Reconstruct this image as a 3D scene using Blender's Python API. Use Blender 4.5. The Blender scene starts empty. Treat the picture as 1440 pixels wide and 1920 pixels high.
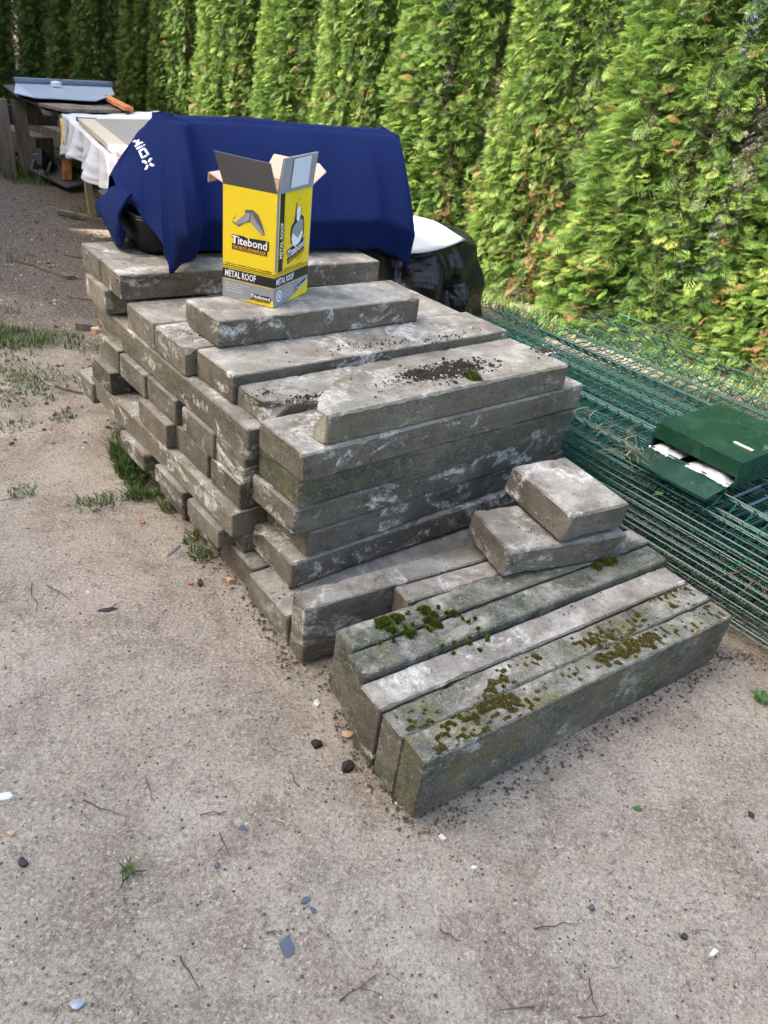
import bpy, bmesh, math, random
import numpy as np
from mathutils import Vector, Matrix
rnd = random.Random(7)
rng = np.random.default_rng(11)
S = bpy.context.scene
COL = S.collection
rad = math.radians

# ---------------------------------------------------------------- camera
cam_d = bpy.data.cameras.new('camera'); cam = bpy.data.objects.new('camera', cam_d); COL.objects.link(cam)
PITCH, ROLL, CAMZ, FPX = 0.552, 0.134, 1.287, 1420.0
cp, sp, cr, sr = math.cos(PITCH), math.sin(PITCH), math.cos(ROLL), math.sin(ROLL)
R0 = Matrix(((1, 0, 0), (0, -sp, -cp), (0, cp, -sp)))
RR = Matrix(((cr, -sr, 0), (sr, cr, 0), (0, 0, 1))) @ R0
cam.matrix_world = Matrix.Translation((0, 0, CAMZ)) @ Matrix((RR[0], -RR[1], -RR[2])).transposed().to_4x4()
cam_d.sensor_fit = 'VERTICAL'; cam_d.sensor_height = 24.0; cam_d.lens = 24.0 * FPX / 1920.0
cam_d.clip_start = 0.02; cam_d.clip_end = 500
S.camera = cam
# ---------------------------------------------------------------- sky, sun, exposure
SUN_EL, SUN_HX, SUN_HY = rad(40), 0.88, 0.475          # light travels towards +x, +y
w = bpy.data.worlds.new('World'); S.world = w; w.use_nodes = True
nt = w.node_tree; nt.nodes.clear()
sky = nt.nodes.new('ShaderNodeTexSky'); sky.sky_type = 'NISHITA'; sky.sun_disc = False
sky.sun_elevation = SUN_EL; sky.sun_rotation = math.atan2(-SUN_HX, -SUN_HY)
sky.air_density = 0.75; sky.dust_density = 5.0; sky.ozone_density = 0.0
bg = nt.nodes.new('ShaderNodeBackground'); bg.inputs['Strength'].default_value = 0.15
wo = nt.nodes.new('ShaderNodeOutputWorld')
nt.links.new(sky.outputs[0], bg.inputs[0]); nt.links.new(bg.outputs[0], wo.inputs[0])
sd = bpy.data.lights.new('sun', 'SUN'); sd.energy = 4.6; sd.angle = rad(0.53); sd.color = (1.0, 0.93, 0.82)
so = bpy.data.objects.new('sun', sd); COL.objects.link(so)
sv = Vector((SUN_HX * math.cos(SUN_EL), SUN_HY * math.cos(SUN_EL), -math.sin(SUN_EL)))
so.rotation_euler = sv.to_track_quat('-Z', 'Y').to_euler()
S.view_settings.view_transform = 'Standard'; S.view_settings.look = 'None'
S.view_settings.exposure = 2.72; S.view_settings.gamma = 1.0
try: S.view_settings.use_curve_mapping = False
except Exception: pass
S.cycles.max_bounces = 6; S.cycles.transparent_max_bounces = 4

# ---------------------------------------------------------------- helpers
def link(o, parent=None):
    COL.objects.link(o)
    if parent is not None: o.parent = parent
    return o
def tag(o, label=None, cat=None, group=None, kind=None):
    if label: o['label'] = label
    if cat: o['category'] = cat
    if group: o['group'] = group
    if kind: o['kind'] = kind
    return o
def empty(name, loc=(0, 0, 0), rz=0.0, **k):
    o = bpy.data.objects.new(name, None); o.location = loc; o.rotation_euler = (0, 0, rz); o.empty_display_size = .05
    link(o); tag(o, **k); return o
def mesh(name, V, F, mat, parent=None, smooth=False, loc=None, rz=None, **k):
    me = bpy.data.meshes.new(name); me.from_pydata([tuple(map(float, v)) for v in V], [], [tuple(map(int, f)) for f in F])
    me.materials.append(mat)
    if smooth: me.polygons.foreach_set('use_smooth', [True] * len(me.polygons))
    me.update()
    o = bpy.data.objects.new(name, me); link(o, parent)
    if loc is not None: o.location = loc
    if rz is not None: o.rotation_euler = (0, 0, rz)
    tag(o, **k); return o
def fast_mesh(name, V, nper, mat, smooth=False, attr=None):
    """V (n,nper,3): separate polygons of nper corners."""
    V = np.asarray(V, np.float32); n = V.shape[0]
    me = bpy.data.meshes.new(name); me.vertices.add(n * nper); me.vertices.foreach_set('co', V.reshape(-1))
    me.loops.add(n * nper); me.loops.foreach_set('vertex_index', np.arange(n * nper, dtype=np.int32))
    me.polygons.add(n); me.polygons.foreach_set('loop_start', np.arange(0, n * nper, nper, dtype=np.int32))
    me.polygons.foreach_set('loop_total', np.full(n, nper, np.int32))
    me.materials.append(mat)
    if attr is not None:
        a = me.attributes.new('tone', 'FLOAT', 'FACE'); a.data.foreach_set('value', np.asarray(attr, np.float32))
    me.update(calc_edges=True)
    return me
class MB:
    def __init__(s): s.V = []; s.F = []
    def add(s, V, F):
        n = len(s.V); s.V += [tuple(v) for v in V]; s.F += [tuple(i + n for i in f) for f in F]; return s
    def box(s, c, d, rz=0.0, M=None):
        x, y, z = d[0] / 2, d[1] / 2, d[2] / 2
        V = [Vector((a, b, e)) for e in (-z, z) for a, b in ((-x, -y), (x, -y), (x, y), (-x, y))]
        m = Matrix.Translation(c) @ (M.to_4x4() if M is not None else Matrix.Rotation(rz, 4, 'Z'))
        return s.add([m @ v for v in V], [(3, 2, 1, 0), (4, 5, 6, 7), (0, 1, 5, 4), (1, 2, 6, 5), (2, 3, 7, 6), (3, 0, 4, 7)])
    def tube(s, P, r, n=5, taper=1.0, cap=True):
        P = [Vector(p) for p in P]; V = []; F = []
        for i, p in enumerate(P):
            t = (P[min(i + 1, len(P) - 1)] - P[max(i - 1, 0)]).normalized()
            a = t.cross(Vector((0, 0, 1)))
            if a.length < 1e-3: a = Vector((1, 0, 0))
            a.normalize(); b = t.cross(a)
            rr = r * (1 + (taper - 1) * i / max(1, len(P) - 1))
            for k in range(n):
                an = 2 * math.pi * k / n; V.append(p + a * math.cos(an) * rr + b * math.sin(an) * rr)
        for i in range(len(P) - 1):
            for k in range(n):
                F.append((i * n + k, i * n + (k + 1) % n, (i + 1) * n + (k + 1) % n, (i + 1) * n + k))
        if cap: F += [tuple(range(n))[::-1], tuple((len(P) - 1) * n + k for k in range(n))]
        return s.add(V, F)
    def beam(s, a, b, wd, h, up=(0, 0, 1)):
        a, b = Vector(a), Vector(b); t = (b - a).normalized(); u = Vector(up); side = t.cross(u).normalized(); u = side.cross(t).normalized()
        V = [p + side * i * wd / 2 + u * j * h / 2 for p in (a, b) for i, j in ((-1, -1), (1, -1), (1, 1), (-1, 1))]
        return s.add(V, [(0, 1, 2, 3), (7, 6, 5, 4), (0, 4, 5, 1), (1, 5, 6, 2), (2, 6, 7, 3), (3, 7, 4, 0)])
    def prism(s, poly, d):
        """poly: 3D points, extruded by vector d"""
        n = len(poly); d = Vector(d); V = [Vector(p) for p in poly] + [Vector(p) + d for p in poly]
        F = [tuple(range(n))[::-1], tuple(range(n, 2 * n))] + [(i, (i + 1) % n, n + (i + 1) % n, n + i) for i in range(n)]
        return s.add(V, F)
    def build(s, name, mat, parent=None, smooth=False, **k): return mesh(name, s.V, s.F, mat, parent, smooth, **k)
def bevel(o, wd=.004, seg=2):
    m = o.modifiers.new('bevel', 'BEVEL'); m.width = wd; m.segments = seg; m.limit_method = 'ANGLE'; m.angle_limit = rad(35); return o
def vnoise(P, scale, seed=0):
    """value noise, P (...,3) -> (-1..1)"""
    P = np.asarray(P, float) * scale + seed * 17.31
    i = np.floor(P).astype(np.int64); f = P - i; f = f * f * (3 - 2 * f)
    def h(a, b, c):
        n = (a * 374761393 + b * 668265263 + c * 2147483647 + seed * 1274126177) & 0xffffffff
        n = ((n ^ (n >> 13)) * 1274126177) & 0xffffffff
        return ((n ^ (n >> 16)) & 0xffff) / 32767.5 - 1
    x, y, z = i[..., 0], i[..., 1], i[..., 2]; r = 0
    for a in (0, 1):
        for b in (0, 1):
            for c in (0, 1):
                wgt = (f[..., 0] if a else 1 - f[..., 0]) * (f[..., 1] if b else 1 - f[..., 1]) * (f[..., 2] if c else 1 - f[..., 2])
                r = r + wgt * h(x + a, y + b, z + c)
    return r
def fbm(P, scale, seed=0, o=3):
    return sum(vnoise(P, scale * 2 ** k, seed + k) * .5 ** k for k in range(o)) / 1.75

# ---------------------------------------------------------------- materials
class NT:
    def __init__(s, name):
        s.m = bpy.data.materials.new(name); s.m.use_nodes = True; s.t = s.m.node_tree; s.t.nodes.clear()
        s.out = s.n('ShaderNodeOutputMaterial'); s.b = s.n('ShaderNodeBsdfPrincipled'); s.l(s.b.outputs[0], s.out.inputs['Surface'])
    def n(s, ty, **k):
        x = s.t.nodes.new(ty)
        for a, v in k.items(): setattr(x, a, v)
        return x
    def l(s, a, b): s.t.links.new(a, b)
    def val(s, i, v):
        if hasattr(v, 'is_output') or isinstance(v, bpy.types.NodeSocket): s.l(v, i)
        else: i.default_value = v
    def coord(s, kind='Object', rand=True):
        tc = s.n('ShaderNodeTexCoord'); o = tc.outputs[kind]
        if rand:
            oi = s.n('ShaderNodeObjectInfo'); ma = s.n('ShaderNodeVectorMath', operation='SCALE'); cx = s.n('ShaderNodeCombineXYZ')
            for i in range(3): s.l(oi.outputs['Random'], cx.inputs[i])
            s.l(cx.outputs[0], ma.inputs[0]); ma.inputs['Scale'].default_value = 57.0
            ad = s.n('ShaderNodeVectorMath', operation='ADD'); s.l(o, ad.inputs[0]); s.l(ma.outputs[0], ad.inputs[1]); o = ad.outputs[0]
        s.co = o; return o
    def noise(s, scale, detail=4, rough=.6, dist=0, co=None, sc3=None):
        x = s.n('ShaderNodeTexNoise'); x.inputs['Scale'].default_value = scale; x.inputs['Detail'].default_value = detail
        x.inputs['Roughness'].default_value = rough; x.inputs['Distortion'].default_value = dist
        c = co or s.co
        if sc3:
            mp = s.n('ShaderNodeMapping'); mp.inputs['Scale'].default_value = sc3; s.l(c, mp.inputs[0]); c = mp.outputs[0]
        s.l(c, x.inputs['Vector']); return x.outputs['Fac']
    def voro(s, scale, feat='F1', out='Distance', co=None):
        x = s.n('ShaderNodeTexVoronoi', feature=feat); x.inputs['Scale'].default_value = scale; s.l(co or s.co, x.inputs['Vector']); return x.outputs[out]
    def ramp(s, f, stops, interp='LINEAR'):
        x = s.n('ShaderNodeValToRGB'); x.color_ramp.interpolation = interp; e = x.color_ramp.elements
        while len(e) < len(stops): e.new(.5)
        for i, (p, c) in enumerate(stops): e[i].position = p; e[i].color = (c if len(c) == 4 else (*c, 1)) if hasattr(c, '__len__') else (c, c, c, 1)
        s.l(f, x.inputs[0]); return x.outputs[0]
    def mix(s, f, a, b, mode='MIX'):
        x = s.n('ShaderNodeMix', data_type='RGBA', blend_type=mode); s.val(x.inputs[0], f)
        for i, v in ((6, a), (7, b)):
            s.val(x.inputs[i], v if not isinstance(v, tuple) else (*v, 1) if len(v) == 3 else v)
        return x.outputs[2]
    def math(s, op, a, b=0.0, clamp=False):
        x = s.n('ShaderNodeMath', operation=op, use_clamp=clamp); s.val(x.inputs[0], a); s.val(x.inputs[1], b); return x.outputs[0]
    def bump(s, h, st=.3, dist=.01, prev=None):
        x = s.n('ShaderNodeBump'); x.inputs['Strength'].default_value = st; x.inputs['Distance'].default_value = dist; s.l(h, x.inputs['Height'])
        if prev: s.l(prev, x.inputs['Normal'])
        return x.outputs[0]
    def fin(s, col=None, rough=None, nor=None, spec=None, metal=None):
        if col is not None: s.val(s.b.inputs['Base Color'], (*col, 1) if isinstance(col, tuple) else col)
        if rough is not None: s.val(s.b.inputs['Roughness'], rough)
        if nor is not None: s.l(nor, s.b.inputs['Normal'])
        if spec is not None: s.b.inputs['Specular IOR Level'].default_value = spec
        if metal is not None: s.b.inputs['Metallic'].default_value = metal
        return s.m
    def prop(s, name):
        a = s.n('ShaderNodeAttribute', attribute_type='OBJECT', attribute_name=name); return a.outputs['Fac']

def flat(name, col, rough=.6, var=.12, scale=12, spec=.4, metal=0, bumpst=0.0):
    t = NT(name); t.coord(); f = t.noise(scale, 5)
    c = t.mix(f, tuple(max(0, x * (1 - var)) for x in col), tuple(min(1, x * (1 + var)) for x in col))
    nor = t.bump(t.noise(scale * 6, 4), bumpst, .003) if bumpst else None
    return t.fin(c, rough, nor, spec, metal)

def mat_concrete():
    t = NT('weathered_concrete'); t.coord()
    big = t.noise(3.2, 5, .62, .6); med = t.noise(14, 6, .72, .3); fine = t.noise(160, 3, .7); grit = t.noise(330, 3, .75)
    base = t.mix(t.ramp(big, [(.32, 0), (.66, 1)]), (.118, .106, .086), (.255, .238, .205))
    base = t.mix(t.math('MULTIPLY', t.ramp(med, [(.44, 0), (.60, 1)]), .55), base, (.088, .075, .060))
    base = t.mix(t.math('MULTIPLY', t.ramp(t.noise(6, 5, .7, 1.2, sc3=(.35, 1, 2.2)), [(.52, 0), (.64, 1)]), .5), base, (.235, .215, .185))
    oi = t.n('ShaderNodeObjectInfo')
    tint = t.ramp(oi.outputs['Random'], [(0, (.66, .62, .56)), (.3, (1.1, 1.09, 1.06)), (.6, (.82, .79, .74)), (1, (1.16, 1.12, 1.03))])
    base = t.mix(1.0, base, tint, 'MULTIPLY')
    base = t.mix(t.prop('stain'), base, t.mix(t.ramp(t.noise(4, 6, .7, .8, sc3=(.5, 1, 2)), [(.38, 0), (.6, 1)]), (.050, .043, .034), base))
    geo = t.n('ShaderNodeNewGeometry'); sx = t.n('ShaderNodeSeparateXYZ'); t.l(geo.outputs['Normal'], sx.inputs[0])
    up = t.ramp(sx.outputs['Z'], [(.55, 0), (.9, 1)])
    top_light = t.math('MULTIPLY', up, t.ramp(t.noise(5.5, 6, .65, .8), [(.32, .15), (.62, 1)]))  # upward faces painted lighter, standing in for light from above
    base = t.mix(top_light, base, t.mix(t.ramp(t.noise(11, 6, .75), [(.35, 0), (.65, 1)]), (.235, .215, .182), (.520, .490, .440)))
    bl = t.math('MULTIPLY', t.ramp(t.noise(7, 7, .72, .7, sc3=(1, 1, 1.7)), [(.54, 0), (.62, 1)]), t.ramp(t.noise(60, 4, .75), [(.38, 0), (.62, 1)]))
    bl = t.math('MULTIPLY', bl, t.math('ADD', t.prop('pale'), .7))
    base = t.mix(t.math('MULTIPLY', bl, .85, True), base, (.66, .66, .62))
    alg = t.math('MULTIPLY', t.ramp(t.noise(9, 7, .75, .5), [(.38, 0), (.56, 1)]), t.prop('algae'))
    base = t.mix(t.math('MULTIPLY', alg, .9, True), base, t.mix(t.ramp(t.noise(40, 5, .75), [(.35, 0), (.65, 1)]), (.018, .027, .020), (.115, .135, .100)))
    sp_ = t.math('MULTIPLY', t.ramp(t.noise(70, 5, .8), [(.56, 0), (.64, 1)]), t.math('MULTIPLY', t.ramp(t.noise(14, 5, .7), [(.42, 0), (.56, 1)]), t.prop('lichen')))
    base = t.mix(t.math('MULTIPLY', sp_, .85, True), base, (.40, .43, .38))
    mo = t.math('MULTIPLY', t.ramp(t.noise(13, 6, .75, .4), [(.50, 0), (.62, 1)]), t.prop('moss'))
    base = t.mix(t.math('MULTIPLY', mo, .85, True), base, t.mix(t.noise(120, 3), (.07, .075, .016), (.22, .20, .045)))
    base = t.mix(t.math('MULTIPLY', t.ramp(t.noise(24, 5, .8), [(.57, 0), (.68, 1)]), .6), base, (.040, .034, .028))
    base = t.mix(t.math('MULTIPLY', t.ramp(grit, [(.30, 1), (.46, 0)]), .65), base, (.040, .035, .030))
    base = t.mix(t.math('MULTIPLY', t.ramp(grit, [(.56, 0), (.70, 1)]), .55), base, (.50, .475, .43))
    base = t.mix(1.0, base, (1.08, 1.08, 1.03), 'MULTIPLY')
    h = t.math('ADD', t.math('MULTIPLY', fine, .5), t.math('MULTIPLY', med, 1.2))
    h = t.math('ADD', h, t.math('MULTIPLY', t.ramp(t.voro(110), [(.05, 0), (.25, 1)]), .35))
    return t.fin(base, .93, t.bump(h, .9, .008, t.bump(grit, .6, .003)), .25)

def mat_ground():
    t = NT('sandy_soil'); t.coord('Object', False)
    big = t.noise(.9, 5, .6, .4); med = t.noise(4.5, 7, .7, .5); grit = t.noise(130, 4, .8); g2 = t.noise(300, 3, .7); cl = t.noise(30, 6, .78, .3)
    base = t.mix(t.ramp(big, [(.35, 0), (.65, 1)]), (.430, .380, .305), (.590, .540, .455))
    base = t.mix(t.math('MULTIPLY', t.ramp(med, [(.45, 0), (.60, 1)]), .8), base, (.300, .255, .200))
    base = t.mix(t.math('MULTIPLY', t.ramp(t.noise(2.3, 5, .65, .6), [(.5, 0), (.64, 1)]), .4), base, (.50, .41, .33))
    base = t.mix(t.math('MULTIPLY', t.ramp(t.noise(11, 6, .75), [(.56, 0), (.70, 1)]), .45), base, (.55, .51, .45))
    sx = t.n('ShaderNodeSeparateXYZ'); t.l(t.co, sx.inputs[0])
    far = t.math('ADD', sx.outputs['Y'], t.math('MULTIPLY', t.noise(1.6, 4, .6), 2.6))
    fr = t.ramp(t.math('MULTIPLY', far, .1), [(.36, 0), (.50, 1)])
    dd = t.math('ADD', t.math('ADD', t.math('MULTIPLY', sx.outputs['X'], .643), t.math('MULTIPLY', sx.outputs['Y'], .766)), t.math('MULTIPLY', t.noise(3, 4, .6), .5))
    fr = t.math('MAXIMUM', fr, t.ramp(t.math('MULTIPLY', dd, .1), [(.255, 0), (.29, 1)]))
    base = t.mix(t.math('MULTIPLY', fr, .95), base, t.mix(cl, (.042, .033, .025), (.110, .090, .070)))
    base = t.mix(t.math('MULTIPLY', t.ramp(cl, [(.54, 0), (.66, 1)]), .6), base, (.16, .128, .10))
    base = t.mix(t.math('MULTIPLY', t.ramp(grit, [(.36, 1), (.47, 0)]), .6), base, (.085, .068, .054))
    base = t.mix(t.math('MULTIPLY', t.ramp(grit, [(.54, 0), (.64, 1)]), .7), base, (.74, .69, .61))
    base = t.mix(t.math('MULTIPLY', t.ramp(g2, [(.58, 0), (.68, 1)]), .6), base, (.78, .74, .67))
    base = t.mix(t.math('MULTIPLY', t.ramp(g2, [(.34, 1), (.42, 0)]), .55), base, (.09, .075, .06))
    base = t.mix(1.0, base, (1.16, 1.12, 1.06), 'MULTIPLY')
    h = t.math('ADD', t.math('MULTIPLY', grit, .8), t.math('MULTIPLY', cl, 1.3))
    return t.fin(base, .95, t.bump(h, 1.0, .014, t.bump(med, .5, .05)), .2)

def mat_leaf(name, stops, trans=.35, attr='tone', rough=.55):
    t = NT(name); t.coord('Object', False)
    a = t.n('ShaderNodeAttribute', attribute_type='GEOMETRY', attribute_name=attr)
    c = t.ramp(a.outputs['Fac'], stops)
    t.fin(c, rough, None, .35)
    tr = t.n('ShaderNodeBsdfTranslucent'); t.l(c, tr.inputs['Color']); mx = t.n('ShaderNodeMixShader'); mx.inputs[0].default_value = trans
    t.l(t.b.outputs[0], mx.inputs[1]); t.l(tr.outputs[0], mx.inputs[2]); t.l(mx.outputs[0], t.out.inputs['Surface'])
    return t.m

def mat_wood(name, a, b, grain=1.0):
    t = NT(name); t.coord()
    g = t.noise(9, 6, .65, .5, sc3=(1, 1, .12)); g2 = t.noise(60, 4, .6, .2, sc3=(1, 1, .05))
    c = t.mix(t.ramp(g, [(.3, 0), (.7, 1)]), a, b)
    c = t.mix(t.math('MULTIPLY', t.ramp(g2, [(.35, 1), (.5, 0)]), .6), c, tuple(x * .45 for x in a))
    return t.fin(c, .85, t.bump(g2, .5, .004), .25)

def mat_towel():
    t = NT('blue_terry_cloth'); t.coord('Object', False)
    f = t.noise(420, 3, .7); m = t.noise(18, 4, .6); st = t.noise(140, 3, .6, sc3=(.15, .15, 1))
    c = t.mix(m, (.0018, .0062, .034), (.0034, .0120, .066))
    c = t.mix(t.math('MULTIPLY', st, .5), c, (.006, .018, .095))
    t.fin(c, .95, t.bump(t.math('ADD', f, t.math('MULTIPLY', st, .6)), 1.0, .007), .1)
    t.b.inputs['Sheen Weight'].default_value = .25; t.b.inputs['Sheen Roughness'].default_value = .45
    t.b.inputs['Sheen Tint'].default_value = (.10, .18, .75, 1)
    return t.m

def mat_tarp():
    t = NT('black_plastic_sheet'); t.coord('Object', False)
    return t.fin(t.mix(t.noise(6), (.003, .003, .004), (.007, .007, .009)), t.ramp(t.noise(8, 3), [(.3, .22), (.7, .45)]), t.bump(t.noise(5, 2, .5, 1.2), .8, .035), .5)

M = {}
M['concrete'] = mat_concrete(); M['ground'] = mat_ground()
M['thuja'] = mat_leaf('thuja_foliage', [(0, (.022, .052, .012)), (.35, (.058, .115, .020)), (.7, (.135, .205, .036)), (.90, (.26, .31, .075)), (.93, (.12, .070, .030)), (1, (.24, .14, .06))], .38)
M['grass'] = mat_leaf('grass_blade', [(0, (.030, .065, .015)), (.6, (.085, .150, .030)), (.85, (.17, .21, .06)), (1, (.32, .27, .13))], .3)
M['moss'] = mat_leaf('moss', [(0, (.030, .048, .008)), (.6, (.10, .145, .015)), (1, (.22, .25, .04))], .2, rough=.8)
M['moss_olive'] = mat_leaf('olive_moss', [(0, (.06, .052, .012)), (.6, (.145, .135, .026)), (1, (.26, .24, .08))], .2, rough=.8)
M['straw'] = mat_leaf('dry_straw', [(0, (.13, .10, .05)), (1, (.34, .28, .17))], .2)
M['bark'] = mat_wood('thuja_bark', (.06, .04, .028), (.14, .10, .07))
M['towel'] = mat_towel(); M['tarp'] = mat_tarp()
M['wire'] = flat('green_coated_wire', (.003, .085, .056), .36, .25, 30, .45)
M['white_ink'] = flat('white_print', (.78, .79, .80), .6, .03)
M['logo'] = flat('white_embroidery', (.62, .66, .74), .9, .05, 60)
M['old_wood'] = mat_wood('grey_weathered_wood', (.105, .088, .070), (.23, .20, .165))
M['pine'] = mat_wood('pale_pine_wood', (.30, .23, .14), (.42, .33, .21))
M['orange_wood'] = mat_wood('orange_stained_wood', (.42, .16, .06), (.60, .27, .12))
M['felt'] = flat('grey_roofing_felt', (.085, .082, .080), .9, .25, 9, .2, 0, .4)
M['sheet_blue'] = flat('pale_blue_metal_sheet', (.30, .37, .46), .35, .05, 4, .5)
M['white_cloth'] = flat('white_plastic_sheeting', (.50, .53, .57), .6, .12, 7, .4, 0, .3)
M['board_grey'] = flat('grey_board', (.22, .215, .20), .8, .08, 8)
M['board_beige'] = flat('beige_board_edge', (.42, .39, .31), .8, .08, 8)
M['yellow_mark'] = flat('yellow_paint', (.75, .52, .05), .7, .1)
M['black_plastic'] = flat('black_tub_plastic', (.006, .007, .008), .5, .3, 20, .5)
M['white_plastic'] = flat('white_bag_plastic', (.36, .38, .40), .35, .05, 6, .5, 0, .3)
M['paper'] = flat('crumpled_paper', (.52, .55, .60), .8, .06, 14, .3, 0, .6)
M['soil'] = flat('dark_soil_crumb', (.040, .032, .028), .95, .5, 60, .2, 0, .6)
M['earth'] = flat('brown_earth_crumb', (.115, .092, .072), .95, .5, 60, .2, 0, .6)
M['slate'] = flat('blue_grey_flake', (.085, .105, .135), .7, .3, 30)
M['dark_stone'] = flat('dark_flake', (.035, .034, .036), .7, .4, 30)
M['brick_red'] = flat('brick_chip', (.42, .17, .09), .9, .2, 50)
M['brick_tan'] = flat('tan_stone', (.50, .33, .19), .9, .2, 50)
M['pale_stone'] = flat('pale_stone', (.60, .60, .55), .8, .15, 50)
M['twig'] = mat_wood('twig_bark', (.07, .05, .038), (.16, .115, .08))
M['leaf_dark'] = flat('dark_dead_leaf', (.045, .025, .025), .6, .3, 20)
M['leaf_green'] = flat('green_leaf', (.05, .12, .025), .5, .2, 20)
M['metal_grey'] = flat('worn_grey_metal', (.30, .33, .36), .4, .15, 10, .5, .6)
M['yellow'] = flat('yellow_carton_print', (.80, .60, .012), .42, .03, 6, .5)
M['cgrey'] = flat('grey_carton_print', (.27, .285, .30), .45, .04, 8, .5)
M['cdark'] = flat('dark_grey_carton_print', (.105, .105, .105), .5, .05, 8, .4)
M['cblack'] = flat('black_carton_print', (.012, .012, .013), .45, .05, 8, .4)
M['kraft'] = flat('kraft_cardboard', (.56, .42, .33), .9, .06, 10, .2)
M['corange'] = flat('orange_carton_print', (.80, .40, .04), .5, .03)
M['label_blue'] = flat('pale_shipping_label', (.62, .68, .76), .5, .03)
def mat_boxgreen(name, a, b):
    t = NT(name); t.coord('Object', False)
    c = t.mix(t.ramp(t.noise(11, 6, .7, 1.0), [(.50, 0), (.62, 1)]), a, b)
    c = t.mix(t.math('MULTIPLY', t.ramp(t.noise(170, 2), [(.68, 0), (.74, 1)]), .7), c, (.30, .38, .36))
    return t.fin(c, t.ramp(t.noise(9, 5), [(.4, .22), (.7, .45)]), t.bump(t.noise(90, 4), .12, .002), .5)
M['box_green'] = mat_boxgreen('green_enamelled_steel', (.008, .046, .024), (.024, .072, .046))
M['brass'] = flat('pale_name_plate', (.62, .60, .42), .4, .05)
M['chrome'] = flat('lock_metal', (.62, .62, .62), .25, .05, 10, .5, .9)
M['render_wall'] = flat('cream_render', (.58, .54, .46), .9, .06, 3, .3, 0, .2)
M['roof_tile'] = flat('brown_roof_tile', (.16, .07, .045), .8, .2, 8)
M['glass'] = flat('window_glass', (.03, .035, .04), .08, .05, 3, .6)
M['frame_white'] = flat('white_window_frame', (.75, .75, .73), .5, .03)

# ---------------------------------------------------------------- ground: one sheet to the horizon
def axis(lo, hi, step, far, n):
    a = np.arange(lo, hi, step); g = np.geomspace(step, far, n)
    return np.concatenate([lo - np.cumsum(g)[::-1], a, a[-1] + np.cumsum(g)])
gx = axis(-3.2, 2.4, .024, 30, 30); gy = axis(.2, 5.6, .024, 30, 30)
GX, GY = np.meshgrid(gx, gy); P3 = np.stack([GX, GY, GX * 0], -1)
near = np.clip(1 - np.maximum(0, np.abs(GX) - 4) / 6, 0, 1) * np.clip(1 - np.maximum(0, GY - 8) / 6, 0, 1)
def ground_h(P):
    return .010 * fbm(P, 1.3, 3) + .0045 * fbm(P, 9, 5) + .0030 * vnoise(P, 28, 9)
GZ = ground_h(P3) * near - .008
cl = np.clip((fbm(P3, 16, 21) - .28) * 3, 0, 1); GZ += cl * .010 * near * np.clip((GY - 3.0) / 1.5 + .25, .25, 1)
ny, nx = GX.shape; idx = np.arange(ny * nx).reshape(ny, nx)
Fq = np.stack([idx[:-1, :-1], idx[:-1, 1:], idx[1:, 1:], idx[1:, :-1]], -1).reshape(-1, 4)
me = bpy.data.meshes.new('ground'); me.vertices.add(ny * nx); me.vertices.foreach_set('co', np.stack([GX, GY, GZ], -1).astype(np.float32).reshape(-1))
me.loops.add(Fq.size); me.loops.foreach_set('vertex_index', Fq.astype(np.int32).reshape(-1)); me.polygons.add(len(Fq))
me.polygons.foreach_set('loop_start', np.arange(0, Fq.size, 4, dtype=np.int32)); me.polygons.foreach_set('loop_total', np.full(len(Fq), 4, np.int32))
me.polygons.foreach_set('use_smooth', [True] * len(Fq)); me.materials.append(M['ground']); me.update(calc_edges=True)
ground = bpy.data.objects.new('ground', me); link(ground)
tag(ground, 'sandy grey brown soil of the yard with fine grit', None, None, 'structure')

# ---------------------------------------------------------------- house added unseen behind the viewer to keep the yard in shade
shade_house = empty('shade_house', (0, -3.6, 0), rad(-21.2), label='cream rendered house added unseen behind the viewer to shade the yard', cat='shade_house')
def hbox(name, c, d, mat, par): return MB().box(c, d).build(name, mat, par)
hbox('wall', (-2, -4.2, 3.775), (24, 8, 7.55), M['render_wall'], shade_house)
MB().prism([(-14.4, .45, 7.57), (-14.4, -8.9, 7.57), (-14.4, -4.2, 9.85)], (24.8, 0, 0)).build('roof', M['roof_tile'], shade_house)
for x in (-10, -6.5, -3, 3, 6.5):
    for z in (1.6, 4.8):
        wn = hbox('window', (x, -.17, z), (1.5, .06, 1.3), M['frame_white'], shade_house)
        for s_ in (-1, 1): hbox('pane', (x + s_ * .36, -.134, z), (.62, .012, 1.14), M['glass'], wn)
dr = hbox('door', (.3, -.17, 1.05), (1.0, .06, 2.1), M['old_wood'], shade_house); hbox('handle', (.68, -.11, 1.05), (.12, .05, .03), M['chrome'], dr)
h2 = empty('left_shade_house', (-11.2, 8.85, 0), 0, label='plain cream added unseen house beyond the left edge shading the far hedge', cat='shade_house')  # unseen building added at the left to shade the far hedge
hbox('wall', (0, 0, 4.2), (6, 9.4, 8.4), M['render_wall'], h2)
MB().prism([(-3.2, -4.9, 8.42), (3.2, -4.9, 8.42), (0, -4.9, 10.6)], (0, 9.8, 0)).build('roof', M['roof_tile'], h2)
for y in (-3, 0, 3):
    wn = hbox('window', (3.03, y, 1.7), (.06, 1.2, 1.3), M['frame_white'], h2); hbox('pane', (3.066, y, 1.7), (.012, 1.0, 1.1), M['glass'], wn)

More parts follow.
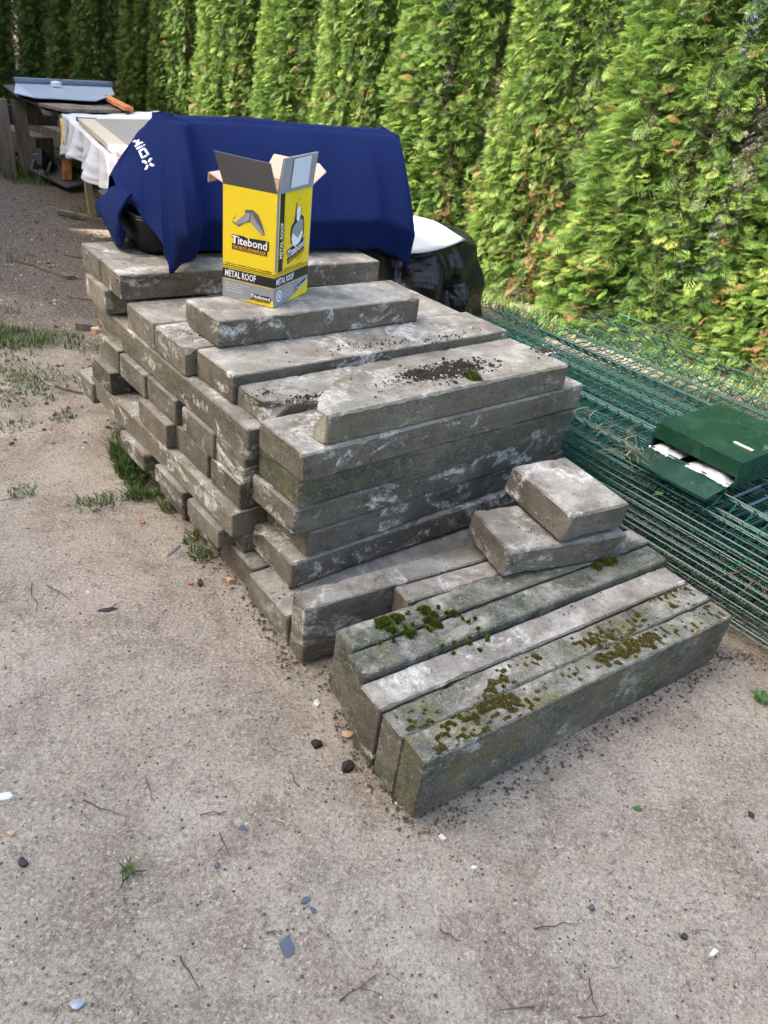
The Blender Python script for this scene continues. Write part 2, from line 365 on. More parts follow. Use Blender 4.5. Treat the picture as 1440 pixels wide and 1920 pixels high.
bf = empty('shade_fence', (0, 0, 0), 0, label='tall grey board fence added unseen beyond the left edge to cast shade', cat='fence')  # unseen boards added to shade the left soil and the table
fa, fb = Vector((-4.15, 3.1, 0)), Vector((-6.7, 9.3, 0)); fn_ = int((fb - fa).length / .132)
bm0 = MB().box((0, 0, 1.7), (.165, .022, 3.4)); bme = None; fang = math.atan2(fb.y - fa.y, fb.x - fa.x)
for k in range(fn_):
    p = fa.lerp(fb, (k + .5) / fn_)
    if 3.70 < p.y < 4.02:                     # gap left in these boards to throw a sun strip on the soil
        for zc, hh in ((.65, 1.3), (2.85, 1.1)):
            o = MB().box((0, 0, zc), (.165, .022, hh)).build('board', M['old_wood'], bf); o.location = p; o.rotation_euler = (0, 0, fang)
        continue
    if bme is None: o = bm0.build('board', M['old_wood'], bf); bme = o.data
    else: o = bpy.data.objects.new('board', bme); link(o, bf)
    o.location = p + Vector(((k % 2) * .03, (k % 2) * .016, rnd.uniform(-.02, .02))); o.rotation_euler = (0, 0, fang)
for k in range(4):
    p = fa.lerp(fb, k / 3) + Vector((-.07, -.04, 0)); MB().box((p.x, p.y, 1.15), (.09, .09, 2.3), fang).build('post', M['old_wood'], bf)

# ---------------------------------------------------------------- hedge of thujas
def spray_template():
    Q = []
    def kite(x0, y0, ang, ln, wd, zt=0.0):
        c, s_ = math.cos(ang), math.sin(ang)
        p = lambda a, b, z: (x0 + a * c - b * s_, y0 + a * s_ + b * c, z)
        Q.append([p(0, 0, zt), p(ln * .6, -wd, zt + .02), p(ln, 0, zt + .12 * ln), p(ln * .6, wd, zt + .02)])
    kite(0, 0, 0, 1.0, .016)
    for i, a in enumerate((.10, .24, .38, .52, .66, .80)):
        for s_ in (1, -1):
            ln = (.42, .54, .52, .42, .30, .20)[i]; an = rad(46 - 2 * i)
            kite(a, 0, s_ * an, ln, .021, .05 * s_)
            if 0 < i < 3:
                for f, da in ((.45, 30),):
                    kite(a + ln * f * math.cos(an), s_ * ln * f * math.sin(an), s_ * (an - rad(da)), ln * .45, .018, .04)
    return np.array(Q)
TPL = spray_template()
def crown_mesh(seed, H=4.3, r0=.50, n=24000):
    g = np.random.default_rng(seed)
    zz = np.where(g.random(n) < .80, g.random(n) * 2.4, 2.4 + g.random(n) * (H - 2.4)); th = np.where(g.random(n) < .74, np.pi + (g.random(n) - .5) * 3.7, g.random(n) * 2 * np.pi)
    R = r0 * (1 - (zz / H) ** 1.2) * (1.0 + .06 * np.clip(1 - zz / .4, 0, 1)) + .02
    Pn = np.stack([np.cos(th) * 1.2, np.sin(th) * 1.2, zz], -1)
    lump = .12 * fbm(Pn, 2.1, seed, 2) + .17 * fbm(Pn, 5.0, seed + 5, 2)
    depth = g.random(n) ** 2.2
    r = R * (1 + lump * 1.15) - depth * .16
    base = np.stack([np.cos(th) * r, np.sin(th) * r, zz], -1)
    out = np.stack([np.cos(th), np.sin(th), np.zeros(n)], -1)
    ax = out * .75 + np.array([0, 0, 1]) * (.55 + .35 * g.standard_normal(n))[:, None] * .8 + g.standard_normal((n, 3)) * .42
    ax /= np.linalg.norm(ax, axis=1)[:, None]
    rv = np.cross(ax, np.array([0, 0, 1.0])) + g.standard_normal((n, 3)) * .55
    sd_ = rv - ax * (rv * ax).sum(1)[:, None]; sd_ /= np.linalg.norm(sd_, axis=1)[:, None]
    nn = np.cross(ax, sd_)
    L = .046 + .050 * g.random(n)
    q = TPL[None] * L[:, None, None, None]
    bend = -.9 * (TPL[None, :, :, 0] ** 2) * L[:, None, None] * (.15 + .5 * g.random(n))[:, None, None]
    V = base[:, None, None, :] + q[..., 0:1] * ax[:, None, None, :] + q[..., 1:2] * sd_[:, None, None, :] + q[..., 2:3] * nn[:, None, None, :]
    V[..., 2] += bend * .8
    lowf = fbm(Pn, 1.7, seed + 9, 2)
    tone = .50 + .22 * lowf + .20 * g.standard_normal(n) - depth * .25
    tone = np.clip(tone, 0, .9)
    bp = (fbm(Pn, 3.0, seed + 31, 2) > .30) & (g.random(n) < np.where(zz < .7, .30, .08))
    bp |= g.random(n) < .006
    tone = np.where(bp, .94 + .06 * g.random(n), tone)
    k = TPL.shape[0]
    tq = np.repeat(tone, k) + g.standard_normal(n * k) * .03 * np.repeat(~bp, k)
    return fast_mesh('thuja_crown', V.reshape(-1, 4, 3), 4, M['thuja'], attr=np.clip(tq, 0, 1))
CROWNS = [crown_mesh(101 + 7 * i) for i in range(2)]
def trunk_mesh(seed):
    g = random.Random(seed); m = MB()
    m.tube([(0, 0, -.05), (.02, 0, 1.0), (0, .02, 2.4), (0, 0, 3.9)], .05, 7, .25)
    for k in range(70):
        z = .1 + 3.4 * g.random(); a = g.random() * 6.28; L = (.42 * (1 - (z / 4.3) ** 1.7)) * .85
        m.tube([(0, 0, z), (math.cos(a) * L * .5, math.sin(a) * L * .5, z + .12), (math.cos(a) * L, math.sin(a) * L, z + .34)], .008, 4, .3)
    me = bpy.data.meshes.new('trunk'); me.from_pydata(m.V, [], m.F); me.materials.append(M['bark']); me.update(); return me
TRUNKS = [trunk_mesh(i) for i in range(2)]
HP = Vector((.66, 4.78, 0)); HD = Vector((.766, -.643, 0)); HN = Vector((.643, .766, 0))
bounds = [2.75, 1.95, 1.14, .11, -.61, -1.52, -2.16, -2.95, -3.69, -4.27, -5.01, -5.55, -6.25, -6.9, -7.6, -8.3]
tree_lab = ['thuja at the right edge of the hedge behind the mesh panels, mostly out of frame', 'rightmost full thuja with pale lit foliage behind the green letterbox',
 'broad bright thuja behind the middle of the mesh panels, brown twigs low down', 'bright thuja rising behind the black plastic heap', 'tall bright thuja above the right end of the blue towel',
 'narrow bright thuja above the middle of the blue towel', 'broad bright thuja above the yellow carton', 'bright thuja above the left end of the blue towel', 'thuja where sunlit foliage turns to shade above the grey board',
 'first shaded dark thuja left of the sunlit part of the hedge', 'narrow shaded thuja behind the orange strip of wood', 'shaded thuja above the middle of the pale blue sheet', 'dark shaded thuja above the left end of the blue sheet',
 'dark thuja above the weathered post', 'leftmost dark thuja at the upper left corner']
for i in range(len(bounds) - 1):
    a, b = bounds[i], bounds[i + 1]; c = (a + b) / 2; wd = (a - b)
    rr = wd * .5 * 1.22 / .50
    dep = .50 * rr * .9
    P = HP + HD * c + HN * (dep + .05 * math.sin(i * 2.3))
    t = empty('thuja_tree', (P.x, P.y, -.02), math.atan2(HN.y, HN.x) + rnd.uniform(-.45, .45), label=tree_lab[i], cat='tree', group='thujas of the hedge')
    cr_ = bpy.data.objects.new('crown', CROWNS[i % 2]); link(cr_, t); cr_.scale = (rr * 1.0, rr * 1.0, 1 + .08 * rnd.uniform(-1, 1))
    tr_ = bpy.data.objects.new('trunk', TRUNKS[i % 2]); link(tr_, t)
for i in range(13):
    P = HP + HD * (2.2 - i * .85) + HN * 1.25
    t = empty('thuja_tree', (P.x, P.y, -.02), math.atan2(HN.y, HN.x) + rnd.uniform(-.3, .3), label='thuja of the second row hidden in the dark gaps behind the hedge front', cat='tree', group='thujas of the second hedge row')
    cr_ = bpy.data.objects.new('crown', CROWNS[(i + 1) % 2]); link(cr_, t); cr_.scale = (1.05, 1.05, 1.02)
    tr_ = bpy.data.objects.new('trunk', TRUNKS[i % 2]); link(tr_, t)

# ---------------------------------------------------------------- kerbs
def kerb_mesh(L, W, T, seed, cut=None, cham=None, rough=1.0, taper=0.0):
    """long along x, width y, height z; worn and chipped edges"""
    g = random.Random(seed); N = max(14, int(L / .014))
    c0 = .0030 * rough
    prof = []            # (side sy, sz, k) eight corner points + mid points of the wide faces
    xs = [0.0, .004] + [L * i / N for i in range(1, N)] + [L - .004, L]
    chips = {}
    for k in range(4):
        for _ in range(g.randint(2, 6)): chips[(k, g.randint(1, len(xs) - 2))] = g.uniform(.001, 1) ** 3 * .009 * rough + .001
    rb = 1.0
    def cz(k, i):
        x = xs[i]; c = c0 * (1.0 + .3 * math.sin(x * 31 + k * 2 + seed) * math.sin(x * 73 + seed * 3)) + c0 * g.uniform(0, .45)
        for d in (-1, 0, 1):
            v = chips.get((k, i + d))
            if v: c += v * (1 if d == 0 else .3)
        if cham and k in cham and (i < 3): c = max(c, cham[k])
        return c
    ph = seed * 1.7
    V = []; rings = []
    nm = 3 if W > .12 else 1
    for i, x in enumerate(xs):
        e = 0.0
        if i == 0 or i == len(xs) - 1: e = .0022 * rough + g.uniform(0, .0015)
        wob = .0012 * math.sin(x * 9 + ph)
        pts = []
        corners = [(0, 0), (1, 0), (1, 1), (0, 1)]
        for k, (a, b) in enumerate(corners):
            c = cz(k, i)
            ye = (e if a == 0 else W - e); ze = (e if b == 0 else T - e)
            tp = taper * b * (1 if a == 0 else -1)
            yy = ye + tp + wob
            sgy = 1 if a == 0 else -1; sgz = 1 if b == 0 else -1
            p1 = (yy + sgy * c, ze); p2 = (yy, ze + sgz * c)
            if k == 0: seq = [p2, p1]
            elif k == 1: seq = [p1, p2]
            elif k == 2: seq = [p2, p1]
            else: seq = [p1, p2]
            pts += seq
            if k in (0, 2):   # mid points along the wide faces
                for m_ in range(1, nm + 1):
                    f = m_ / (nm + 1); dz = g.uniform(-.0009, .0009) * rough
                    y0 = f * W if k == 0 else (1 - f) * W
                    pts.append((y0 + wob, (e if k == 0 else T - e) + dz))
        ring = []
        for (y, z) in pts:
            X = x
            if cut:
                yf = min(1, max(0, y / W)); x0 = cut(yf, z / T); X = x0 + (L - x0) * (x / L)
                if i == 0: X += g.uniform(-.0015, .0015)
            ring.append(len(V)); V.append((X, y, z))
        rings.append(ring)
    n = len(rings[0]); F = []
    for i in range(len(rings) - 1):
        for k in range(n): F.append((rings[i][k], rings[i][(k + 1) % n], rings[i + 1][(k + 1) % n], rings[i + 1][k]))
    for rg, fl in ((rings[0], True), (rings[-1], False)):
        cx = sum(V[i][0] for i in rg) / n; cy = sum(V[i][1] for i in rg) / n; c_ = sum(V[i][2] for i in rg) / n
        V.append((cx, cy, c_)); ci = len(V) - 1
        for k in range(n): F.append((rg[(k + 1) % n], rg[k], ci) if fl else (rg[k], rg[(k + 1) % n], ci))
    return V, F
KERBS = [
('M1', -0.192, 1.489, 0.4155, 42.7, 'X', 1, 0.197, 0.0745),
('M2', -0.200, 1.506, 0.335, 41.8, 'X', .985, 0.190, 0.073),
('M3', -0.208, 1.508, 0.253, 42.2, 'X', .99, 0.2, 0.0745),
('M4', -0.178, 1.546, 0.1695, 42.5, 'X', 0.985, 0.195, 0.0745),
('M5', -0.209, 1.521, 0.085, 41, 'X', 1, 0.2, 0.078),
('X1', -0.198, 1.418, 0.0, 40.5, 'X', 1, 0.2, 0.08),
('N2', -0.308, 1.656, 0.46, 42.5, 'X', 1, 0.148, 0.055),
('N3', -0.418, 1.758, 0.463, 42.3, 'X', 1, 0.2, 0.077),
('N4', -0.578, 1.889, 0.463, 41.5, 'X', 1, 0.2, 0.078),
('N5', -0.715, 2.048, 0.463, 41, 'X', 1, 0.2, 0.077),
('K', -0.497, 1.922, 0.543, 42, 'X', 0.7, 0.197, 0.074),
('T1', -0.859, 2.191, 0.546, 38.7, 'X', 0.93, 0.182, 0.076),
('T2', -0.974, 2.332, 0.546, 38.7, 'X', 0.93, 0.195, 0.076),
('U1', -0.941, 2.271, 0.468, 39, 'X', 0.93, 0.195, 0.076),
('LK', -0.351, 1.632, 0.375, 41.6, 'Y', 1, 0.195, 0.085),
('P5', -0.362, 1.647, 0.295, 41.5, 'X', 1, 0.165, 0.077),
('P4', -0.467, 1.753, 0.295, 41.5, 'X', 1, 0.19, 0.077),
('P3', -0.621, 1.923, 0.295, 41.5, 'X', 1, 0.195, 0.077),
('P2', -0.758, 2.068, 0.295, 41.5, 'X', 1, 0.195, 0.077),
('P1', -0.895, 2.228, 0.295, 41.5, 'X', 1, 0.17, 0.077),
('Q5', -0.371, 1.649, 0.217, 41.5, 'X', 1, 0.165, 0.077),
('Q4', -0.493, 1.787, 0.217, 41.5, 'X', 1, 0.2, 0.077),
('Q3', -0.648, 1.919, 0.217, 41.5, 'X', 1, 0.2, 0.077),
('S1', -0.926, 2.226, 0.217, 41.5, 'X', 1, 0.17, 0.077),
('R1', -0.386, 1.63, 0.14, 42, 'Y', 1, 0.195, 0.075),
('R0', -1.039, 2.34, 0.12, 42, 'X', 0.9, 0.14, 0.075),
('V5', -0.359, 1.651, 0.079, 41.5, 'X', 1, 0.08, 0.058),
('V3', -0.429, 1.656, 0.079, 41.5, 'X', 1, 0.19, 0.058),
('V2', -0.577, 1.821, 0.079, 41.5, 'X', 0.9, 0.19, 0.058),
('V1', -0.751, 2.003, 0.079, 41.5, 'X', 0.9, 0.19, 0.058),
('W4', -0.322, 1.589, 0.0, 40, 'X', 1, 0.19, 0.078),
('W3', -0.451, 1.733, 0.0, 40, 'X', 1, 0.19, 0.078),
('W2', -0.592, 1.887, 0.0, 40, 'X', 1, 0.19, 0.078),
('W1', -0.736, 2.059, 0.0, 40, 'X', 1, 0.19, 0.078),
('E', -0.147, 1.347, 0.0, 35.5, 'X', 1, 0.07, 0.168),
('G', 0.086, 1.427, 0.0, 35.6, 'X', 0.72, 0.063, 0.168),
('F1', 0.136, 0.959, 0.0, 38.2, 'X', 1, 0.069, 0.166),
('F2', 0.092, 1.011, 0.0, 38.2, 'X', 1, 0.072, 0.166),
('F3', 0.045, 1.072, 0.0, 38.2, 'X', 1, 0.078, 0.166),
('F4', 0.007, 1.149, 0.0, 38.2, 'X', 1, 0.072, 0.18),
('F5', -0.027, 1.223, 0.0, 38.2, 'X', 1, 0.072, 0.18),
('S1b', 0.314, 1.551, 0.186, 28.5, 'X', 0.385, 0.2, 0.076),
('S2b', 0.468, 1.635, 0.264, 33.5, 'X', 0.2, 0.262, 0.076),
('B', -0.147, 1.547, 0.49, 42, 'X', 0.83, 0.19, 0.077)
]
ex = lambda yaw: Vector((math.cos(rad(yaw)), math.sin(rad(yaw)), 0))
ey = lambda yaw: Vector((-math.sin(rad(yaw)), math.cos(rad(yaw)), 0))
def shift(src, name, dx, dy, L=None, dz=0):
    k = next(k for k in KERBS if k[0] == src); p = Vector(k[1:4]) + ex(k[4]) * dx + ey(k[4]) * dy
    KERBS.append((name, p.x, p.y, k[3] + dz, k[4], k[5], L or k[6], k[7], k[8]))
shift('T1', 'U0', .27, .0, .6, -.077); shift('LK', 'LK2', .42, 0); shift('LK', 'LK3', .78, 0)
shift('R1', 'R2', .40, .02); shift('R1', 'R3', .76, .02)
LAB = {
'M1': ('flat grey kerb lying right under the broken kerb, topmost of the neat front stack', 'neat'),
'M2': ('dark algae streaked kerb, second from the top of the neat front stack', 'neat'),
'M3': ('brownish kerb with a black stain, third from the top of the neat front stack', 'neat'),
'M4': ('kerb set back at its left end, fourth from the top of the neat front stack', 'neat'),
'M5': ('pale streaked kerb jutting out to the left, fifth from the top of the front stack', 'neat'),
'X1': ('lowest flat kerb of the front stack, its clean left end on the ground beside the upright kerbs', 'neat'),
'N2': ('kerb strewn with dark crumbs directly behind the broken kerb on top of the pile', 'top'),
'N3': ('flat grey kerb in front of the loose kerb that carries the carton', 'top'),
'N4': ('kerb partly under the carton kerb, its pale left end sticking out furthest', 'top'),
'N5': ('kerb between the carton kerb and the two kerbs under the towel covered tub', 'top'),
'K': ('short grey kerb lying loose on top of the pile with the yellow carton standing on it', 'top'),
'T1': ('front one of the two kerbs under the black tub, below the hanging towel corner', 'top'),
'T2': ('rear one of the two kerbs under the black tub, at the far left corner of the pile', 'top'),
'U1': ('kerb end just below the rear tub kerb at the far left corner', 'top'),
'U0': ('kerb hidden in the dark gap under the front tub kerb', 'top'),
'LK': ('long kerb laid crosswise along the left side of the pile, upper of the two crosswise ones', 'cross'),
'R1': ('long kerb laid crosswise low on the left side of the pile, lower of the two crosswise ones', 'cross'),
'P5': ('kerb end with a white patch under the near end of the upper crosswise kerb', 'end'),
'P4': ('recessed dark kerb end left of the white patched one under the upper crosswise kerb', 'end'),
'P3': ('third kerb end from the near corner under the upper crosswise kerb', 'end'),
'P2': ('brown kerb end with a chipped pale edge under the upper crosswise kerb', 'end'),
'P1': ('farthest kerb end under the upper crosswise kerb', 'end'),
'Q5': ('dark kerb end resting on the near end of the lower crosswise kerb', 'end'),
'Q4': ('kerb end with soil and moss on its top, second on the lower crosswise kerb', 'end'),
'Q3': ('pale edged kerb end jutting out over the middle of the lower crosswise kerb', 'end'),
'S1': ('kerb end jutting out at the far end of the lower crosswise kerb with crumbs on top', 'end'),
'R0': ('whitish kerb end beyond the far end of the lower crosswise kerb', 'end'),
'V5': ('kerb end in the dark recess below the near end of the lower crosswise kerb', 'end'),
'V3': ('kerb end under the near third of the lower crosswise kerb', 'end'),
'V2': ('kerb end under the middle of the lower crosswise kerb', 'end'),
'V1': ('kerb end under the far third of the lower crosswise kerb', 'end'),
'W4': ('lowest kerb end on the soil nearest the front stack', 'end'),
'W3': ('lowest kerb end on the soil, second from the front stack', 'end'),
'W2': ('lowest kerb end on the soil, third from the front stack', 'end'),
'W1': ('lowest kerb end on the soil beside the big grass tuft, farthest back', 'end'),
'E': ('upright kerb on the ground next to the front stack, with a straw on its top', 'upright'),
'G': ('short pale upright kerb set back between two upright rows', 'upright'),
'F1': ('outermost upright kerb nearest the viewer with a long olive moss strip on top', 'upright'),
'F2': ('upright kerb with lichen and wispy moss, second from the viewer', 'upright'),
'F3': ('upright kerb with a bare light grey top, third from the viewer', 'upright'),
'F4': ('upright kerb with a dark mossy top beside the bare light grey one', 'upright'),
'F5': ('upright kerb with the big green moss cushions, farthest of the five upright ones in front', 'upright'),
'S1b': ('short broken kerb piece lying tilted across the upright kerbs, under another piece', 'piece'),
'S2b': ('short broken kerb piece leaning on the other piece in front of the mesh panels', 'piece'),
'B': ('broken kerb with dark soil and moss on top and a slanted left end, crowning the front stack', 'piece'),
'LK2': ('crosswise kerb hidden inside the pile below its top layer', 'hid'), 'LK3': ('crosswise kerb at the right hand back of the pile below its top layer', 'hid'),
'R2': ('crosswise kerb hidden low inside the pile', 'hid'), 'R3': ('crosswise kerb low at the right hand back of the pile', 'hid'),
}
GR = {'neat': 'kerbs of the neat front stack', 'top': 'kerbs on top of the pile', 'cross': 'crosswise kerbs of the pile', 'end': 'kerbs showing their ends on the left side of the pile',
      'upright': 'kerbs standing on edge in front', 'piece': 'broken kerb pieces', 'hid': 'kerbs hidden inside the pile'}
PROP = {'F1': (.15, .75, .6, .75), 'F2': (.1, .8, 1.0, .55), 'F4': (.1, 1.0, .9, .35), 'F5': (.1, 1.0, 1.0, .35), 'F3': (.5, .0, .0, .05), 'E': (.35, .12, .2, 0), 'G': (.4, .1, .1, 0),
        'M2': (.3, .85, .4, .5), 'M1': (.75, .15, 0, .1), 'M3': (.9, .15, 0, 0), 'M5': (1.0, .05, 0, 0), 'M4': (.8, .1, 0, 0), 'P5': (1.1, 0, 0, 0), 'LK': (1.0, .2, .5, .1), 'R1': (.9, .1, .3, .05),
        'B': (.5, .25, .1, .45), 'N2': (.6, .3, .4, .1), 'S1b': (.5, .2, .1, .1), 'S2b': (.8, .05, 0, 0), 'R0': (1.2, 0, .5, 0)}
TILT = {'F1': (.0, .020), 'F2': (0, .012), 'F3': (0, .010), 'F4': (0, .008), 'F5': (0, .006), 'S1b': (.0, .03), 'S2b': (.02, .0), 'M5': (.02, -.01)}
def cutB(y, z):
    pts = [(0, 0), (.35, -.007), (.8, .105), (1, .18)]
    for (a, b), (c, d) in zip(pts, pts[1:]):
        if y <= c: return b + (d - b) * (y - a) / (c - a) + (1 - z) * -.008
    return .18
def cutN2(y, z): return max(0, .035 - y * .12) * z * 2
def cutS2(y, z): return .012 * y - .018 * (1 - z)
def cutS1(y, z): return .010 * y + .006 * z
for i, (nm, x, y, z, yaw, kd, L, W, T) in enumerate(KERBS):
    cut = {'B': cutB, 'N2': cutN2, 'S2b': cutS2, 'S1b': cutS1}.get(nm)
    cham = {'N4': {3: .016}, 'K': {1: .02}, 'V5': {2: .01}, 'Q3': {1: .018}}.get(nm)
    if kd == 'Y' : V, F = kerb_mesh(L, W, T, i + 3, cut, None, 1.0)
    else: V, F = kerb_mesh(L, W, T, i + 3, cut, cham, 1.5 if nm in ('B', 'N2', 'S2b', 'S1b') else (1.25 if nm in ('M1', 'M2', 'M3', 'M4', 'M5') else rnd.uniform(.85, 1.2)))
    lab, gk = LAB[nm]
    o = mesh('concrete_kerb', V, F, M['concrete'], label=lab, cat='kerb', group=GR[gk])
    pr = PROP.get(nm, (rnd.uniform(.2, .8), rnd.uniform(0, .15), rnd.uniform(0, .2), 0))
    o['pale'], o['algae'], o['lichen'], o['moss'] = [float(v) for v in pr]
    o['stain'] = {'M2': .9, 'M3': .65, 'M4': .25, 'M1': .15, 'M5': .1, 'Q5': .9, 'P4': .9, 'X1': .1, 'T1': .5, 'F1': .4, 'K': .35}.get(nm, rnd.uniform(.1, .8))
    tx, ty = TILT.get(nm, (rnd.uniform(-.002, .002), rnd.uniform(-.001, .001)))
    if kd == 'Y':
        p = Vector((x, y, z)) + ex(yaw) * W
        o.location = p; o.rotation_euler = (tx * .3, 0, rad(yaw + 90))
    else:
        o.location = (x, y, z); o.rotation_euler = (tx, ty, rad(yaw))

# ---------------------------------------------------------------- moss, soil crumbs, grass, litter
def clump(cx, cy, cz, r, n, g, hgt=.008, L=.007):
    a = g.random(n) * 6.283; rr = r * np.sqrt(g.random(n)) * (.75 + .35 * np.sin(a * 3 + g.random() * 6)); h = hgt * np.clip(1 - (rr / r) ** 2, 0, 1) * (.6 + .8 * g.random(n))
    c = np.stack([cx + np.cos(a) * rr, cy + np.sin(a) * rr * .8, cz + h], -1)
    d = g.standard_normal((n, 3)) * .6 + np.array([0, 0, 1.0]); d /= np.linalg.norm(d, axis=1)[:, None]
    s_ = np.cross(d, g.standard_normal((n, 3))); s_ /= np.linalg.norm(s_, axis=1)[:, None]
    l = L * (.5 + g.random(n))[:, None]
    return np.stack([c - s_ * l * .28, c + s_ * l * .28, c + d * l], 1)
def stuff_tri(name, tris, mat, label, tone=None):
    V = np.concatenate(tris); me = fast_mesh(name, V, 3, mat, attr=rng.random(len(V)) if tone is None else tone)
    o = bpy.data.objects.new(name, me); link(o); tag(o, label, None, None, 'stuff'); return o
g = np.random.default_rng(5)
tr = []
for j, (x, y) in enumerate([(0.029, 1.318), (0.035, 1.328), (0.062, 1.343), (0.053, 1.3), (0.093, 1.296), (0.123, 1.385), (0.136, 1.349), (0.152, 1.339), (0.144, 1.37), (0.191, 1.386), (0.577, 1.666), (0.603, 1.692), (0.626, 1.702)]):
    tr.append(clump(x, y, .180, (.022, .016, .017, .013, .015, .015, .013, .014, .010, .007, .014, .013, .010)[j], 1100, g, .006))
for k in range(26): tr.append(clump(.02 + g.random() * .25, 1.25 + g.random() * .16, .180, .004, 60, g, .003))
for (x, y) in [(0.175, 1.900), (0.189, 1.885)]: tr.append(clump(x, y, .567, .017, 800, g, .010))
o = tr and stuff_tri('moss', tr, M['moss'], 'green moss cushions on the dark upright kerbs and on the broken kerb')
def mat_strip(kname, yaw, L, W, zt, slope, n, thr, seed, g, hgt=.003, bl=.0042, span=(.02, .98), bias=None):
    k = next(k for k in KERBS if k[0] == kname); u_ = g.uniform(span[0] * L, span[1] * L, n); v_ = g.uniform(.003, W - .003, n)
    N_ = fbm(np.stack([u_ * 1.0, v_ * 1.8, u_ * 0], -1), 9, seed, 2) + .75 * vnoise(np.stack([u_, v_, v_ * 0], -1), 110, seed + 3)
    if bias: N_ = N_ + sum(a * np.exp(-((u_ - c) / w_) ** 2) * np.exp(-((v_ - vc) / .022) ** 2) for c, w_, vc, a in bias)
    u_, v_, N_ = u_[N_ > thr], v_[N_ > thr], N_[N_ > thr]; m = len(u_)
    c, s_ = math.cos(rad(yaw)), math.sin(rad(yaw))
    P = np.stack([k[1] + u_ * c - v_ * s_, k[2] + u_ * s_ + v_ * c, zt - slope * u_ + hgt * np.clip(N_ - thr, 0, .5) * 2 * g.random(m)], -1)
    d = g.standard_normal((m, 3)) * .7 + np.array([0, 0, .8]); d /= np.linalg.norm(d, axis=1)[:, None]; sd = np.cross(d, g.standard_normal((m, 3))); sd /= np.linalg.norm(sd, axis=1)[:, None]
    l = bl * (.4 + g.random(m))[:, None]; return np.stack([P - sd * l * .3, P + sd * l * .3, P + d * l], 1)
tr = [mat_strip('F1', 38.2, 1, .069, .1655, .020, 90000, .50, 3, g, bias=[(.30, .07, .03, .75), (.62, .10, .03, .9), (.78, .08, .035, .9), (.45, .05, .05, .4), (.08, .03, .05, .3)]),
      mat_strip('F2', 38.2, 1, .072, .1655, .012, 90000, .56, 9, g, bias=[(.07, .03, .04, .5), (.27, .04, .02, .75), (.40, .03, .04, .7), (.52, .03, .04, .5), (.76, .04, .03, .6), (.88, .03, .02, .5)])]
stuff_tri('moss', tr, M['moss_olive'], 'thin olive and yellow green moss mats on the two nearest upright kerbs')
# pale wispy roots on the second upright kerb
wr = MB()
for k in range(60):
    u_ = g.random(); p = Vector((.092, 1.011, 0)) + ex(38.2) * (.05 + .9 * u_) + ey(38.2) * g.uniform(.008, .064); z = .1685 - .012 * u_
    a = g.random() * 6.28; pts = [p + Vector((0, 0, z))]
    for s_ in range(4):
        a += g.uniform(-.9, .9); pts.append(pts[-1] + Vector((math.cos(a) * .008, math.sin(a) * .008, g.uniform(-.0006, .0012))))
    wr.tube(pts, .00035, 3, .6, False)
o = wr.build('dry_moss_threads', M['brick_tan']); tag(o, 'pale dry threads of old moss on the second upright kerb', None, None, 'stuff')
# soil crumbs (irregular little tetra / octa lumps)
def lumps(pts, sizes, g):
    base = np.array([(1, 0, 0), (0, 1, 0), (-1, 0, 0), (0, -1, 0), (0, 0, 1), (0, 0, -1)], float); fc = [(0, 1, 4), (1, 2, 4), (2, 3, 4), (3, 0, 4), (1, 0, 5), (2, 1, 5), (3, 2, 5), (0, 3, 5)]
    n = len(pts); V = base[None] * (sizes[:, None, None] * (.55 + .9 * g.random((n, 6, 1))))
    an = g.random(n) * 6.28; c, s_ = np.cos(an), np.sin(an); X = V[..., 0] * c[:, None] - V[..., 1] * s_[:, None]; Y = V[..., 0] * s_[:, None] + V[..., 1] * c[:, None]
    V = np.stack([X, Y, V[..., 2] * .7], -1) + pts[:, None, :]
    return V[:, np.array(fc)].reshape(-1, 3, 3)
def heap(cx, cy, cz, rx, ry, n, smax, g, yaw=42, pile=.004):
    r = np.abs(g.standard_normal(n)) * .5; a = g.random(n) * 6.28; u_ = np.cos(a) * r * rx; v_ = np.sin(a) * r * ry
    c, s_ = math.cos(rad(yaw)), math.sin(rad(yaw)); s = (.0006 + smax * g.random(n) ** 4)
    P = np.stack([cx + u_ * c - v_ * s_, cy + u_ * s_ + v_ * c, cz + s * .4 + pile * np.exp(-(r * 2.2) ** 2) * g.random(n)], -1)
    return lumps(P, s, g)
tr = [heap(.10, 1.90, .567, .20, .060, 2600, .005, g), heap(.045, 1.865, .567, .035, .03, 700, .008, g, pile=.010), heap(.15, 1.96, .567, .09, .05, 900, .006, g, pile=.008),
      heap(.41, 2.18, .567, .06, .05, 260, .005, g), heap(-.23, 1.745, .515, .13, .035, 260, .004, g), heap(-.33, 1.735, .515, .06, .03, 120, .004, g), heap(-.75, 2.21, .622, .10, .03, 220, .004, g, 38.7),
      heap(-.55, 2.02, .541, .14, .08, 90, .0035, g), heap(-.1, 2.1, .541, .4, .08, 260, .004, g), heap(.12, 2.28, .54, .3, .05, 200, .004, g), heap(-.84, 2.28, .294, .07, .03, 160, .004, g),
      heap(-.44, 1.93, .294, .05, .03, 140, .004, g), heap(-.22, 1.50, .08, .10, .06, 60, .003, g), heap(.38, 1.66, .262, .1, .07, 80, .003, g), heap(-.34, 1.73, .163, .06, .05, 60, .004, g), heap(.50, 1.50, .165, .12, .02, 60, .003, g)]
stuff_tri('soil_crumbs', tr, M['soil'], 'dark crumbs of soil strewn over the tops of the kerbs')
tr = [heap(.10, 1.90, .567, .26, .08, 420, .0028, g), heap(.42, 2.17, .567, .06, .04, 90, .0035, g), heap(-.2, 1.735, .515, .15, .04, 150, .003, g), heap(-.3, 2.1, .541, .4, .08, 120, .003, g)]
stuff_tri('mortar_crumbs', tr, M['pale_stone'], 'pale crumbs of mortar and grit on the broken kerb')
